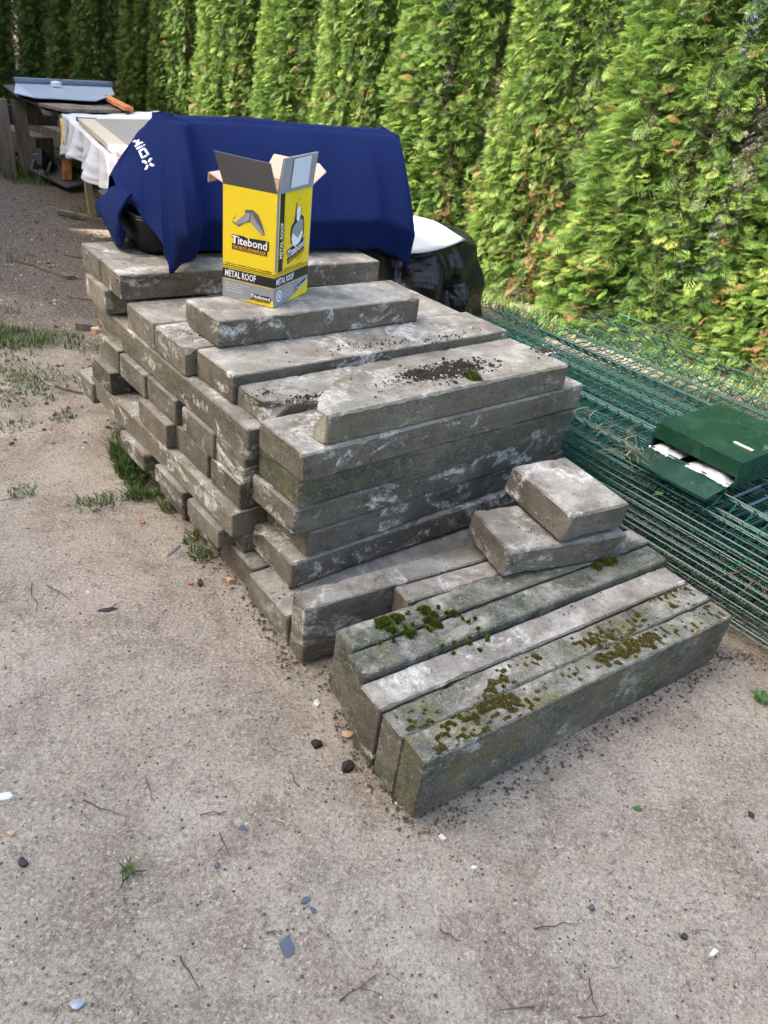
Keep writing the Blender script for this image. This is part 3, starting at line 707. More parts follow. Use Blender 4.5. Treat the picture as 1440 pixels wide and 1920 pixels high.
# grit on the ground, three tones
def scatter(n, x0, x1, y0, y1, smin, smax, pw, g):
    P = np.stack([g.uniform(x0, x1, n), g.uniform(y0, y1, n) ** 1.0, np.zeros(n)], -1); s = smin + (smax - smin) * g.random(n) ** pw
    P[:, 2] = ground_h(P) - .008 + s * .25; return lumps(P, s, g)
stuff_tri('gravel', [scatter(9000, -1.6, 1.3, .45, 2.2, .0008, .0030, 5, g), scatter(1800, -3, 1.6, 2.2, 5, .002, .008, 4, g)], M['brick_tan'] if False else M['pale_stone'], 'pale grit scattered over the sandy yard')
stuff_tri('earth_crumbs', [scatter(15000, -1.6, 1.3, .45, 2.2, .0008, .0036, 6, g), scatter(7000, -3.2, 1.6, 2.2, 6, .002, .014, 4, g)], M['earth'], 'dark crumbs of earth scattered over the yard')
# a fringe of grit and soil against the feet of the kerbs
fr = []
for (a, b, n) in [((-.20, 1.41), (-1.0, 2.42), 1500), ((.14, .94), (-.04, 1.22), 700), ((.15, .94), (.94, 1.56), 900), ((-.16, 1.33), (-.2, 1.42), 200), ((-.10, 1.33), (.06, 1.30), 400), ((.93, 1.60), (1.15, 1.6), 400)]:
    u_ = g.random(n); a, b = np.array(a), np.array(b); P = a + (b - a) * u_[:, None] + g.normal(0, .022, (n, 2)); P = np.concatenate([P, np.zeros((n, 1))], 1); s = .0009 + .0045 * g.random(n) ** 5; P[:, 2] = ground_h(P) - .006 + s * .3
    fr.append(lumps(P, s, g))
stuff_tri('earth_crumbs', fr, M['earth'], 'dark earth crumbs gathered along the foot of the kerbs')
# fine straw and needles
nb = MB()
for k in range(520):
    far_ = g.random() < .35
    x, y = (g.uniform(-1.4, 1.2), g.uniform(.5, 2.2)) if not far_ else (g.uniform(-3, 1.2), g.uniform(2.2, 5))
    a = g.random() * 6.28; L = g.uniform(.008, .035) * (1.8 if far_ else 1); z = float(ground_h(np.array([x, y, 0.]))) - .006
    nb.tube([(x, y, z), (x + math.cos(a) * L * .5, y + math.sin(a) * L * .5, z + .002), (x + math.cos(a + .3) * L, y + math.sin(a + .3) * L, z)], .0006, 3, .7, False)
o = nb.build('needle_litter', M['twig']); tag(o, 'fine dead needles and stalks lying on the sandy soil', None, None, 'stuff')

def blades(cx, cy, r, n, h, g, lean=.5, z0=None):
    out = []; tn = []
    a = g.random(n) * 6.28; rr = r * np.sqrt(g.random(n)); x = cx + np.cos(a) * rr; y = cy + np.sin(a) * rr
    z = np.full(n, -.008) if z0 is None else np.full(n, z0)
    d = g.random(n) * 6.28; ln = lean * (.3 + g.random(n)); H = h * (.45 + .75 * g.random(n)); wd = .0016 + .0012 * g.random(n)
    P = []
    for t in (0, .45, .8, 1.0):
        px = x + np.cos(d) * ln * H * t ** 1.8; py = y + np.sin(d) * ln * H * t ** 1.8; pz = z + H * (t - .35 * ln * t * t); P.append(np.stack([px, py, pz], -1))
    sx_ = np.stack([-np.sin(d), np.cos(d), 0 * d], -1) * wd[:, None]
    ws = (1, .9, .55)
    for i in range(2):
        A, B, C, D = P[i] - sx_ * ws[i], P[i] + sx_ * ws[i], P[i + 1] + sx_ * ws[i + 1], P[i + 1] - sx_ * ws[i + 1]
        out += [np.stack([A, B, C], 1), np.stack([A, C, D], 1)]
    out.append(np.stack([P[2] - sx_ * ws[2], P[2] + sx_ * ws[2], P[3]], 1))
    return out, np.tile(np.clip(.45 + .25 * g.standard_normal(n), 0, 1), 5)
tr = []; tn = []
def gr(x, y, r, n, h, lean=.5):
    a, b = blades(x, y, r, n, h, g, lean); tr.extend(a); tn.append(b)
gr(-1.70, 3.13, .13, 330, .055, 1.0); gr(-1.84, 3.15, .10, 180, .065, 1.0); gr(-1.52, 3.17, .10, 110, .04, 1.2); gr(-1.66, 3.00, .12, 90, .03, 1.2); gr(-1.40, 3.15, .1, 60, .03, 1.3)
for (x, y) in [(-1.53, 2.80), (-1.447, 2.764), (-1.502, 2.659), (-1.60, 2.72), (-1.38, 2.70), (-1.42, 2.58)]: gr(x, y, .12, 90, .024, 1.4)
gr(-.895, 2.235, .055, 260, .085, .7); gr(-.835, 2.14, .06, 300, .075, .7); gr(-.86, 2.19, .05, 150, .06, .9); gr(-.80, 2.07, .04, 90, .05, .8)
gr(-.775, 2.00, .035, 120, .04, 1.2); gr(-.85, 1.955, .05, 60, .025, 1.4); gr(-.723, 2.01, .03, 60, .03, 1.2); gr(-.66, 1.95, .03, 60, .03, 1.0); gr(-.535, 1.80, .04, 60, .03, 1.1); gr(-.50, 1.73, .035, 70, .03, 1.0)
for (x, y, r, n) in [(-.901, 1.905, .05, 40), (-1.205, 2.454, .05, 40), (-1.319, 2.327, .06, 40), (-1.109, 1.93, .04, 30), (-.96, 2.36, .03, 50), (-1.9, 3.5, .1, 80), (-2.33, 4.33, .15, 120), (-1.2, 1.55, .03, 14)]: gr(x, y, r, n, .028, 1.3)
gr(-.365, .782, .010, 16, .022, 1.4)
for k in range(14):
    s_ = k / 13; gr(-3.95 + .75 * s_ + g.uniform(-.2, .2), 7.6 - .9 * s_ + g.uniform(-.3, .3), .28, 420, .13, .9)
for k in range(16): gr(g.uniform(-4.6, -2.6), g.uniform(6.6, 9.4), .30, 260, .12, .8)
for k in range(10): gr(g.uniform(-2.4, -1.0), g.uniform(5.4, 6.4), .16, 120, .08, .8)
for k in range(14): gr(.45 + k * .1 + g.uniform(-.05, .05), 4.75 - k * .085, .12, 90, .07, .9)
for k in range(34): gr(*( (lambda q_: (q_.x, q_.y))(HP + HD * g.uniform(-.7, 1.7) + HN * g.uniform(-1.35, -.1)) ), .16, 110, .09, .9)
stuff_tri('grass', tr, M['grass'], 'tufts of green grass along the foot of the pile, on the left soil and by the hedge', np.concatenate(tn))
tr = []
for (x, y, n, h) in [(.66, 2.05, 14, .035), (.62, 2.16, 10, .04), (.70, 2.17, 8, .035), (.71, 2.02, 12, .04), (1.02, 1.77, 14, .05), (.60, 2.28, 10, .04)]:
    a, b = blades(x, y, .05, n, h, g, 2.2, .345 if x < 1 else .16); tr += a
stuff_tri('dry_grass', tr, M['straw'], 'dry grass stalks caught in the wires of the mesh panels')

def leaf_poly(L, W, seed, lobes=2):
    q = random.Random(seed); n = 9; return [(math.cos(6.283 * k / n) * L / 2 * q.uniform(.6, 1.15), math.sin(6.283 * k / n) * W / 2 * q.uniform(.6, 1.15)) for k in range(n)]
def chip(name, x, y, L, W, H, mat, label, cat, rz, seed, z=None):
    pl = leaf_poly(L, W, seed); z0 = float(ground_h(np.array([x, y, 0.]))) - .0085 if z is None else z; m = MB(); q = random.Random(seed + 1)
    n = len(pl); V = [(a * 1.02, b * 1.02, -.001) for a, b in pl] + [(a * .93, b * .93, H * q.uniform(.7, 1.1)) for a, b in pl] + [(0, 0, H * 1.1)]
    F = [(i, (i + 1) % n, n + (i + 1) % n, n + i) for i in range(n)] + [(n + i, n + (i + 1) % n, 2 * n) for i in range(n)]
    return mesh(name, V, F, mat, loc=(x, y, z0), rz=rz, label=label, cat=cat)
CH = [('slate_flake', -.063, .691, .030, .046, .003, 'slate', 'large blue grey flake with pale spots near the bottom of the photo', 'flake', .2),
 ('slate_flake', -.045, .775, .022, .014, .003, 'slate', 'ragged dark flake above the large blue grey flake', 'flake', .6), ('slate_flake', -.030, .760, .020, .010, .003, 'slate', 'small ragged flake right beside the ragged dark flake', 'flake', -.5),
 ('slate_flake', -.187, .899, .022, .013, .003, 'slate', 'small blue flake halfway between the large flake and the brick chip', 'flake', .1), ('slate_flake', -.215, .818, .010, .018, .003, 'slate', 'narrow upright looking blue flake left of centre', 'flake', .1),
 ('stone_chip', -.391, 1.634, .028, .024, .014, 'brick_tan', 'tan angular stone by the foot of the pile', 'stone', .4), ('brick_chip', -.017, 1.157, .026, .022, .010, 'brick_tan', 'orange brown stone at the left foot of the upright kerbs', 'stone', .3),
 ('stone_chip', -.095, 1.24, .022, .024, .008, 'pale_stone', 'flat pale grey stone left of the upright kerbs', 'stone', .1), ('soil_clod', -.076, 1.121, .026, .026, .012, 'soil', 'black clod of soil left of the orange stone', 'clod', .1),
 ('soil_clod', -.003, 1.075, .040, .030, .014, 'soil', 'black clod against the end of the upright kerbs', 'clod', .8), ('foil_strip', -.579, 1.737, .014, .060, .004, 'metal_grey', 'crumpled grey blue strip of foil on the soil left of the pile', 'foil', -.3),
 ('stone_chip', -.467, 1.609, .014, .030, .010, 'dark_stone', 'dark glossy stone between the foil strip and the tan stone', 'stone', .1), ('brick_chip', -.491, 1.599, .016, .014, .005, 'brick_red', 'red brick crumb beside the dark glossy stone', 'brick chip', .1),
 ('brick_chip', -.595, 1.667, .014, .020, .003, 'brick_red', 'flat red brick crumb below the foil strip', 'brick chip', .5), ('brick_chip', -.709, 1.855, .018, .016, .006, 'brick_red', 'red brick crumb below the grass tuft', 'brick chip', .1),
 ('stone_chip', -.733, 1.511, .014, .010, .005, 'pale_stone', 'small whitish stone on the left soil', 'stone', .1), ('tar_flake', -.66, 1.453, .055, .016, .004, 'dark_stone', 'long dark flake lying on the left soil', 'flake', .35),
 ('plaster_chip', -.64, .894, .035, .022, .005, 'pale_stone', 'white plaster bit at the left edge of the photo', 'plaster', .6), ('stone_chip', -.593, .82, .016, .013, .005, 'brick_tan', 'small yellowish stone below the white plaster bit', 'stone', .1),
 ('stone_chip', -.549, .772, .014, .024, .007, 'dark_stone', 'dark stone near the lower left', 'stone', .9), ('stone_chip', -.363, .56, .030, .016, .008, 'metal_grey', 'grey stone at the lower left edge of the photo', 'stone', .3),
 ('dead_leaf', .659, 1.324, .026, .015, .002, 'leaf_dark', 'dark purple leaf right of the nearest upright kerb', 'leaf', -.2), ('dead_leaf', .855, 1.085, .015, .020, .002, 'leaf_dark', 'dark leaf at the right edge of the photo', 'leaf', .2),
 ('green_leaf', .608, 1.062, .024, .015, .002, 'leaf_green', 'small green leaf on the sand at the right', 'leaf', -.3), ('stone_chip', .634, .796, .014, .011, .006, 'dark_stone', 'black stone at the lower right', 'stone', .1),
 ('stone_chip', .472, .828, .012, .014, .008, 'slate', 'round blue grey stone at the lower right', 'stone', .1), ('plaster_chip', .681, .774, .028, .010, .005, 'pale_stone', 'white plaster sliver at the lower right', 'plaster', .7),
 ('plaster_chip', .197, .938, .022, .012, .004, 'pale_stone', 'white crumbs below the corner of the nearest kerb', 'plaster', -.5), ('plaster_chip', .258, .881, .014, .010, .005, 'pale_stone', 'small white stone right below the nearest kerb', 'plaster', .2),
 ('plaster_chip', .911, 1.575, .022, .018, .010, 'pale_stone', 'white lump at the far right end of the nearest kerb', 'plaster', .2), ('brick_piece', -1.892, 4.074, .09, .05, .03, 'old_wood', 'brown brick piece on the dark soil at the upper left', 'brick', .2),
 ('brick_piece', -1.50, 3.35, .13, .06, .035, 'old_wood', 'dark brown wood block on the soil left of the pile', 'wood block', -.1), ('stone_chip', -1.42, 3.33, .08, .05, .03, 'brick_tan', 'reddish piece beside the dark wood block', 'stone', .4)]
for k, (n_, x, y, L, W, H, mt, lb, ct, rz) in enumerate(CH): chip(n_, x, y, L, W, H, M[mt], lb, ct, rz + rad(0), 40 + k)
TW = [((-0.839, 1.515), (-0.763, 1.468)), ((-0.67, 1.441), (-0.63, 1.486)), ((-1.145, 1.872), (-1.088, 1.903)), ((-0.234, 0.649), (-0.187, 0.606)), ((0.036, 0.614), (0.092, 0.662)), ((-0.398, 0.977), (-0.363, 0.926)), ((-0.224, 0.882), (-0.198, 0.831)), ((0.363, 0.774), (0.432, 0.793)), ((0.193, 0.755), (0.23, 0.737)), ((-0.272, 0.91), (-0.224, 0.926)), ((-0.102, 0.706), (-0.085, 0.713)), ((-0.497, 0.907), (-0.418, 0.887)), ((-0.50, 1.80), (-0.575, 1.851)), ((0.419, 0.638), (0.468, 0.648)), ((0.446, 0.703), (0.452, 0.654)), ((-0.098, 1.006), (-0.128, 1.055)), ((0.35, 0.649), (0.284, 0.633)), ((-0.882, 1.517), (-0.822, 1.419)), ((-2.1, 4.5), (-1.7, 4.45)), ((-2.3, 4.3), (-1.95, 4.1)), ((-1.75, 3.8), (-1.35, 3.75)), ((-1.35, 2.7), (-1.2, 2.66))]
TLAB = ['thin twig on the left soil above the long dark flake', 'short twig just beside the long dark flake', 'dark stick at the left edge level with the grass tuft', 'bent twig near the bottom of the photo left of the large flake', 'pale twig at the very bottom below the large flake', 'upright looking twig left of the middle of the open soil', 'forked twig above the narrow blue flake', 'brown curled twig right of centre near the bottom', 'small brown twig left of the curled one near the bottom', 'thin twig level with the small blue flake', 'tiny twig touching the large blue grey flake', 'dark branching twig near the left edge of the lower soil', 'long thin stalk on the soil below the grass tufts', 'twig at the bottom edge of the photo right of centre', 'dark twig standing towards the bottom edge right of centre', 'short twig between the pale stone and the small blue flake', 'long stalk at the bottom right of the large flake', 'twig near the left edge beside the thin twigs', 'long dead branch on the dark soil at the upper left', 'second dead branch on the dark soil at the upper left', 'branch on the soil beside the far corner of the pile', 'short stick near the dark wood block left of the pile']
for k, (a, b) in enumerate(TW):
    q = random.Random(k); m = MB(); a, b = Vector((*a, 0)), Vector((*b, 0)); sd_ = (b - a).cross(Vector((0, 0, 1))); pts = []
    for s_ in range(5):
        f = s_ / 4; p = a.lerp(b, f) + sd_ * q.uniform(-.07, .07); p.z = float(ground_h(np.array([p.x, p.y, 0.]))) - .0045 + .002 * math.sin(f * 3.14); pts.append(p)
    r = .0014 if a.y < 2.5 else .006
    m.tube(pts, r, 5, .5)
    if k % 2 == 0: m.tube([pts[2], pts[2] + (b - a) * .2 + sd_ * .22 + Vector((0, 0, .002)), pts[2] + (b - a) * .32 + sd_ * .4], r * .6, 4, .5)
    o = m.build('twig', M['twig']); tag(o, TLAB[k], 'twig', 'twigs scattered on the soil')
# a small green plant at the right edge
pl = empty('small_plant', (1.005, 1.45, -.006), 0, label='small bright green weed at the right edge of the photo', cat='plant')
for k in range(7):
    a = k * .9; m = MB(); L = .03; V = [(0, 0, .002), (L * .5, -.008, .012), (L, 0, .010), (L * .5, .008, .012)]; 
    o = mesh('leaf', V, [(0, 1, 2, 3)], M['leaf_green'], pl, rz=a)
for (x, y, z, lb) in [(.72, 1.83, .33, 'green leaf caught on the side of the mesh panels'),]:
    mesh('green_leaf', [(0, 0, 0), (.018, -.010, .004), (.034, 0, .002), (.018, .010, .004)], [(0, 1, 2, 3)], M['leaf_green'], loc=(x, y, z), rz=.4, label=lb, cat='leaf')
st = MB().tube([(-.005, 1.405, .170), (.012, 1.432, .171), (.03, 1.468, .170)], .0008, 4).build('straw', M['straw']); tag(st, 'dry yellow straw lying on the upright kerb beside the front stack', 'straw')

# ---------------------------------------------------------------- stacked welded mesh fence panels
EXM, EYM = ex(41), ey(41)
MESH_RZ = rad(41)
def prof(wide, amp):
    if wide: return [(0, 0), (.045, 0), (.085, amp), (.125, amp * .1), (.17, 0), (.62, 0), (.665, amp * .8), (.71, amp * .1), (.75, 0), (1.00, 0), (1.06, amp * 1.5), (1.12, amp * .2), (1.16, 0), (1.19, .01), (1.225, amp * 1.2)]
    return [(0, 0), (.045, 0), (.085, amp), (.125, amp * .1), (.17, 0), (.62, 0), (.66, amp * 1.1), (.70, amp * .2), (.74, 0), (.79, 0), (.82, amp * .9)]
LS = {True: [.008, .045, .085, .13, .34, .54, .62, .665, .715, .87, 1.00, 1.06, 1.12, 1.18, 1.222], False: [.008, .045, .085, .13, .34, .54, .62, .66, .70, .76, .815]}
def zat(pr, s_):
    for (a, b), (c, d) in zip(pr, pr[1:]):
        if a <= s_ <= c: return b + (d - b) * (s_ - a) / max(1e-6, c - a)
    return pr[-1][1]
def wires(wide, amp):
    pr = prof(wide, amp); cw = MB().tube([(s_, 0, z_) for s_, z_ in pr], .0023, 4, 1, True); lw = MB().tube([(0, 0, 0), (0, 1.25, 0), (0, 2.5, 0)], .0023, 4, 1, True)
    return pr, cw, lw
def mk_me(name, mb, mat):
    me = bpy.data.meshes.new(name); me.from_pydata([tuple(v) for v in mb.V], [], mb.F); me.materials.append(mat); me.update(); return me
def joined(wide, amp, seed):
    q = random.Random(seed); pr, cw, lw = wires(wide, amp); m = MB()
    for k in range(51): m.add([(v[0], v[1] + k * .05, v[2]) for v in cw.V], cw.F)
    for s_ in LS[wide]:
        for dz in ((-.0046, .0046) if s_ in (.34, .54, .87) else (.0046,)):
            m.add([(v[0] + s_, v[1], v[2] + zat(pr, s_) + dz) for v in lw.V], lw.F)
    return mk_me('mesh_panel', m, M['wire'])
JN = [joined(False, .028, 1), joined(False, .020, 2)]; JW = [joined(True, .030, 3)]
ORD = ['', 'second', 'third', 'fourth', 'fifth', 'sixth', 'seventh']
PL = {0: 'lowest green welded mesh fence panel, resting on the soil', 11: 'wide green mesh fence panel, third from the top of the pile', 12: 'green mesh fence panel with upturned end beside the black heap, second from the top'}
for i in range(1, 7): PL[i] = ORD[i] + ' green mesh fence panel from the bottom of the pile of panels'
for i in range(7, 11): PL[i] = ('seventh', 'sixth', 'fifth', 'fourth')[i - 7] + ' green mesh fence panel from the top of the pile of panels'
for i in range(14):
    q = random.Random(50 + i); top = i == 13; wide = i in (11, 13)
    s0 = 1.865 + q.uniform(-.022, .022); t0 = -.10 + q.uniform(-.03, .03); z0 = .018 + i * .0215
    if wide: s0, t0 = 1.85 + q.uniform(-.01, .01), -.43 + q.uniform(-.02, .02)
    P = EXM * s0 + EYM * t0
    if top:
        pr, cw, lw = wires(True, .030)
        t = empty('mesh_panel', (P.x, P.y, z0), MESH_RZ, label='topmost wide green mesh fence panel, under the green letterbox and reaching towards the hedge', cat='fence panel', group='stacked green mesh fence panels')
        cme = mk_me('cross_wire', cw, M['wire']); lme = mk_me('long_wire', lw, M['wire'])
        for k in range(51):
            o = bpy.data.objects.new('cross_wire', cme); link(o, t); o.location = (0, k * .05, 0)
        for s_ in LS[True]:
            for dz in ((-.0046, .0046) if s_ in (.34, .54, .87) else (.0046,)):
                o = bpy.data.objects.new('long_wire', lme); link(o, t); o.location = (s_, 0, zat(pr, s_) + dz)
    else:
        o = bpy.data.objects.new('mesh_panel', JW[0] if wide else JN[i % 2]); link(o); o.location = (P.x, P.y, z0)
        o.rotation_euler = (q.uniform(-.002, .002), (q.uniform(-.004, .004) if not wide else rad(1.6)), MESH_RZ + q.uniform(-.007, .007))
        tag(o, PL[i], 'fence panel', 'stacked green mesh fence panels')

# ---------------------------------------------------------------- green letterbox on the panels
MBX = Vector((.768, 2.105, .34)); MRZ = math.atan2(-.208, .184)          # local x along its slot side, local y away from the viewer
mb = empty('letterbox', tuple(MBX), MRZ, label='dark green steel letterbox lying on its back with its flap open and paper inside', cat='letterbox')
LW, LD, LH = .278, .345, .085
b_ = MB(); tw_ = .003
b_.box((LW / 2, LD / 2, tw_ / 2), (LW, LD, tw_)); b_.box((tw_ / 2, LD / 2, LH / 2), (tw_, LD, LH - .001)); b_.box((LW - tw_ / 2, LD / 2, LH / 2), (tw_, LD, LH - .001)); b_.box((LW / 2, LD - tw_ / 2, LH / 2), (LW - 2 * tw_, tw_, LH - .002))
b_.box((LW / 2, tw_ / 2, LH * .73), (LW - 2 * tw_, tw_, LH * .50)); b_.box((LW / 2, tw_ / 2, .006), (LW - 2 * tw_, tw_, .012))
b_.box((LW / 2, LD / 2, LH - .0035), (LW - 2 * tw_, LD - 2 * tw_, .003)); b_.build('body', M['box_green'], mb)
dr_ = MB().box((LW / 2, LD / 2, LH + .0012), (LW - .020, LD - .022, .0040)).build('door', M['box_green'], mb); bevel(dr_, .001)
rim = MB()
for c, d in (((LW / 2, .005, LH), (LW, .010, .003)), ((LW / 2, LD - .005, LH), (LW, .010, .003)), ((.005, LD / 2, LH), (.009, LD - .021, .003)), ((LW - .005, LD / 2, LH), (.009, LD - .021, .003))): rim.box(c, d)
rim.build('rim', M['box_green'], mb)
npl = MB().box((LW * .79, LD * .30, LH + .0045), (.060, .013, .003)).build('name_plate', M['brass'], mb); npl.rotation_euler = (0, 0, 0); bevel(npl, .001)
lk = MB().tube([(LW * .94, LD * .46, LH + .002), (LW * .94, LD * .46, LH + .010)], .010, 14).build('lock', M['chrome'], mb)
fl = MB(); fm = Matrix.Rotation(rad(6), 3, 'X')
fl.box((LW / 2 - .003, -.062, .004), (LW - .012, .118, .0022), M=fm); fl.box((LW / 2 - .003, -.118, -.004), (LW - .012, .0022, .010), M=fm); fl.build('flap', M['box_green'], mb)
MB().tube([(.004, -.004, .012), (LW - .004, -.004, .012)], .0032, 7).build('hinge_rod', M['box_green'], mb)
for x_ in (.008, LW - .010): MB().tube([(x_, -.010, .012), (x_, -.0135, .014)], .0035, 8).build('rivet', M['chrome'], mb)
def paper_mesh(cx, cy, cz, sx_, sy_, sz_, seed):
    q = np.random.default_rng(seed); n = 30; V = []; F = []
    for i in range(n):
        for j in range(9):
            u_, v_ = i / (n - 1), j / 8; V.append((cx + (u_ - .5) * sx_, cy + (v_ - .5) * sy_, cz + sz_ * (math.sin(math.pi * v_) ** .7 * .6 + .14 * math.sin(u_ * 7 + v_ * 4 + seed) + .05 * math.sin(u_ * 23 + v_ * 11) + .02 * q.random()) * math.sin(math.pi * min(max(u_, .03), .97)) ** .5))
    for i in range(n - 1):
        for j in range(8): F.append((i * 9 + j, (i + 1) * 9 + j, (i + 1) * 9 + j + 1, i * 9 + j + 1))
    return V, F
for (cx, sx_, sz_, lb) in ((.055, .095, .030, 'crumpled white paper at the left of the open slot of the letterbox'), (.20, .135, .034, 'larger crumpled white paper sticking out at the right of the letterbox slot')):
    V, F = paper_mesh(cx, .030, .008, sx_, .095, sz_, int(cx * 100)); o = mesh('paper', V, F, M['paper'], smooth=True); o.location = MBX; o.rotation_euler = (0, 0, MRZ); tag(o, lb, 'paper')
    sm = o.modifiers.new('s', 'SOLIDIFY'); sm.thickness = .001

# ---------------------------------------------------------------- black tub with the towel over it
TY = 37.0; CX, CY = ex(TY), ey(TY); C0 = Vector((-.866, 2.422, .623))
tub = empty('tub', tuple(C0), rad(TY), label='black plastic tub hidden under the blue towel on top of the pile', cat='tub')
def rring(x0, y0, x1, y1, z, r, n=5):
    V = []
    for cx, cy, a0 in ((x1 - r, y1 - r, 0), (x0 + r, y1 - r, 90), (x0 + r, y0 + r, 180), (x1 - r, y0 + r, 270)):
        for k in range(n + 1): a = rad(a0 + 90 * k / n); V.append((cx + math.cos(a) * r, cy + math.sin(a) * r, z))
    return V
def loft(rings, capb=True, capt=False):
    V = sum(rings, []); n = len(rings[0]); F = []
    for i in range(len(rings) - 1):
        for k in range(n): F.append((i * n + k, i * n + (k + 1) % n, (i + 1) * n + (k + 1) % n, (i + 1) * n + k))
    if capb: F.append(tuple(range(n))[::-1])
    if capt: F.append(tuple((len(rings) - 1) * n + k for k in range(n)))
    return V, F
V, F = loft([rring(.01, .01, .93, .42, 0, .05), rring(.0, .0, .94, .43, .015, .05), rring(-.02, -.01, .96, .45, .105, .05), rring(-.02, -.01, .96, .45, .11, .05), rring(-.005, .005, .945, .435, .11, .04), rring(.02, .03, .92, .41, .010, .04)], True, True)
mesh('tub_body', V, F, M['black_plastic'], tub, True)
V, F = loft([rring(-.018, -.004, .955, .45, .109, .06), rring(-.022, -.006, .958, .452, .111, .06), rring(-.022, -.006, .958, .452, .115, .06), rring(-.018, -.004, .955, .45, .117, .06)], True, True)
mesh('lid', V, F, M['black_plastic'], tub, True)
bxx = MB().box((.66, .30, .235), (.72, .05, .22)).build('crate', M['black_plastic']); bxx.location = C0; bxx.rotation_euler = (0, 0, rad(TY)); tag(bxx, 'black box standing on the tub inside the towel covered heap', 'box')
# columns: top (s,t,z), hem (s,t,z), outward bulge
COLS = [((-.01, .26, .815), (-.025, .148, .800), 0), ((.028, .285, .850), (-.015, .11, .781), .002), ((.07, .30, .900), (-.005, .065, .763), .003), ((.10, .318, .930), (-.005, .0, .751), .004), ((.13, .33, .955), (.004, -.030, .733), .005), ((.155, .335, .978), (.010, -.085, .714), .005), ((.175, .335, .995), (.012, -.150, .694), .005), ((.183, .32, 1.0), (.010, -.188, .664), .005),
  ((.188, .30, 1.0), (.010, -.228, .632), .004), ((.195, .26, 1.0), (.066, -.152, .634), .020), ((.205, .235, 1.0), (.118, -.104, .634), .028), ((.22, .232, 1.0), (.142, -.080, .635), .014), ((.24, .24, 1.0), (.160, -.045, .640), -.004), ((.262, .265, 1.0), (.175, -.036, .645), -.004),
  ((.32, .285, 1.0), (.21, -.038, .643), .004), ((.39, .292, 1.0), (.258, -.050, .641), .010), ((.47, .294, 1.0), (.335, -.040, .641), .002), ((.554, .294, 1.0), (.413, -.050, .636), .008), ((.63, .280, 1.0), (.495, -.058, .636), .012), ((.71, .263, 1.0), (.578, -.045, .635), .004), ((.785, .258, 1.0), (.655, -.040, .639), .000),
  ((.862, .253, 1.0), (.733, -.052, .640), .008), ((.92, .245, 1.0), (.79, -.062, .638), .014), ((.971, .238, .999), (.848, -.048, .634), .006), ((1.015, .230, 1.0), (.90, -.055, .618), .006), ((1.040, .220, .999), (.949, -.064, .597), .008), ((1.054, .205, .996), (.990, -.056, .578), .006), ((1.056, .188, .988), (1.012, -.040, .568), .002)]
NU = 190; NR = 46
def cr4(p0, p1, p2, p3, t): return .5 * ((2 * p1) + (-p0 + p2) * t + (2 * p0 - 5 * p1 + 4 * p2 - p3) * t * t + (-p0 + 3 * p1 - 3 * p2 + p3) * t ** 3)
def col_at(f):
    x = f * (len(COLS) - 1); i = min(int(x), len(COLS) - 2); t = x - i; n = len(COLS) - 1
    K = [COLS[max(i - 1, 0)], COLS[i], COLS[i + 1], COLS[min(i + 2, n)]]
    return [np.array([cr4(*(K[q][w_][c] for q in range(4)), t) for c in range(3)]) for w_ in (0, 1)] + [cr4(*(K[q][2] for q in range(4)), t)]
def towel_pt(f, r):
    T, B, bl_ = col_at(f)
    left = f * (len(COLS) - 1) < 8
    nrm = np.array([-.78, -.45, .30]) if left else np.array([0, -.75, .45])
    if r >= 0:
        P = T + (B - T) * r; s_ = P[0]
        if not left: P[1] = T[1] + (B[1] - T[1]) * min(1.0, (r / .74)) ** .92; P[1] -= .004 * math.sin(math.pi * min(1, r / .74))
        w_ = (math.sin(math.pi * min(1, r ** .8)) * bl_ * 1.2) + (.006 * math.sin(math.pi * r) if not left else .010 * math.sin(math.pi * r))
        w_ += r * (.004 * math.sin(s_ * 23 + r * 2) + .003 * math.sin(s_ * 57 + 1.3 + r * 3)) + .0015 * math.sin(s_ * 140 + r * 9) * r
        P = P + nrm * w_ * (.35 if left else 1)
        P[2] -= 0 if left else .012 * max(0, 1 - r * 14) ** 2
        return tuple(P)
    q = -r; wq = .13 if not left else .04
    if q < .4:
        a = q / .4; return (T[0] + .004 * math.sin(f * 60 + a * 3), T[1] + wq * a, T[2] - .012 * (1 - min(1, a * 5)) ** 2 + .006 * math.sin(f * 23) * math.sin(a * 3.14) - .010 * a)
    h = (q - .4) / .6; return (T[0] + .01 * h, T[1] + wq + .10 * h, T[2] - .010 - .30 * h * (1 if f > .25 else .5))
rows = [-1 + .6 * i / 10 for i in range(10)] + [-.4 + .4 * i / 12 for i in range(12)] + [(i / NR) ** 1.15 for i in range(NR + 1)]
V = [towel_pt(i / NU, r) for r in rows for i in range(NU + 1)]; F = []
for j in range(len(rows) - 1):
    for i in range(NU): F.append((j * (NU + 1) + i, (j + 1) * (NU + 1) + i, (j + 1) * (NU + 1) + i + 1, j * (NU + 1) + i + 1))
towel = mesh('towel', V, F, M['towel'], smooth=True, loc=(C0.x, C0.y, 0), rz=rad(TY), label='royal blue terry towel with a white logo draped over the tub on the pile', cat='towel')
from mathutils.bvhtree import BVHTree
TB = BVHTree.FromPolygons([Vector(v) for v in V], F)
sm = towel.modifiers.new('s', 'SOLIDIFY'); sm.thickness = .006; sm.offset = -1
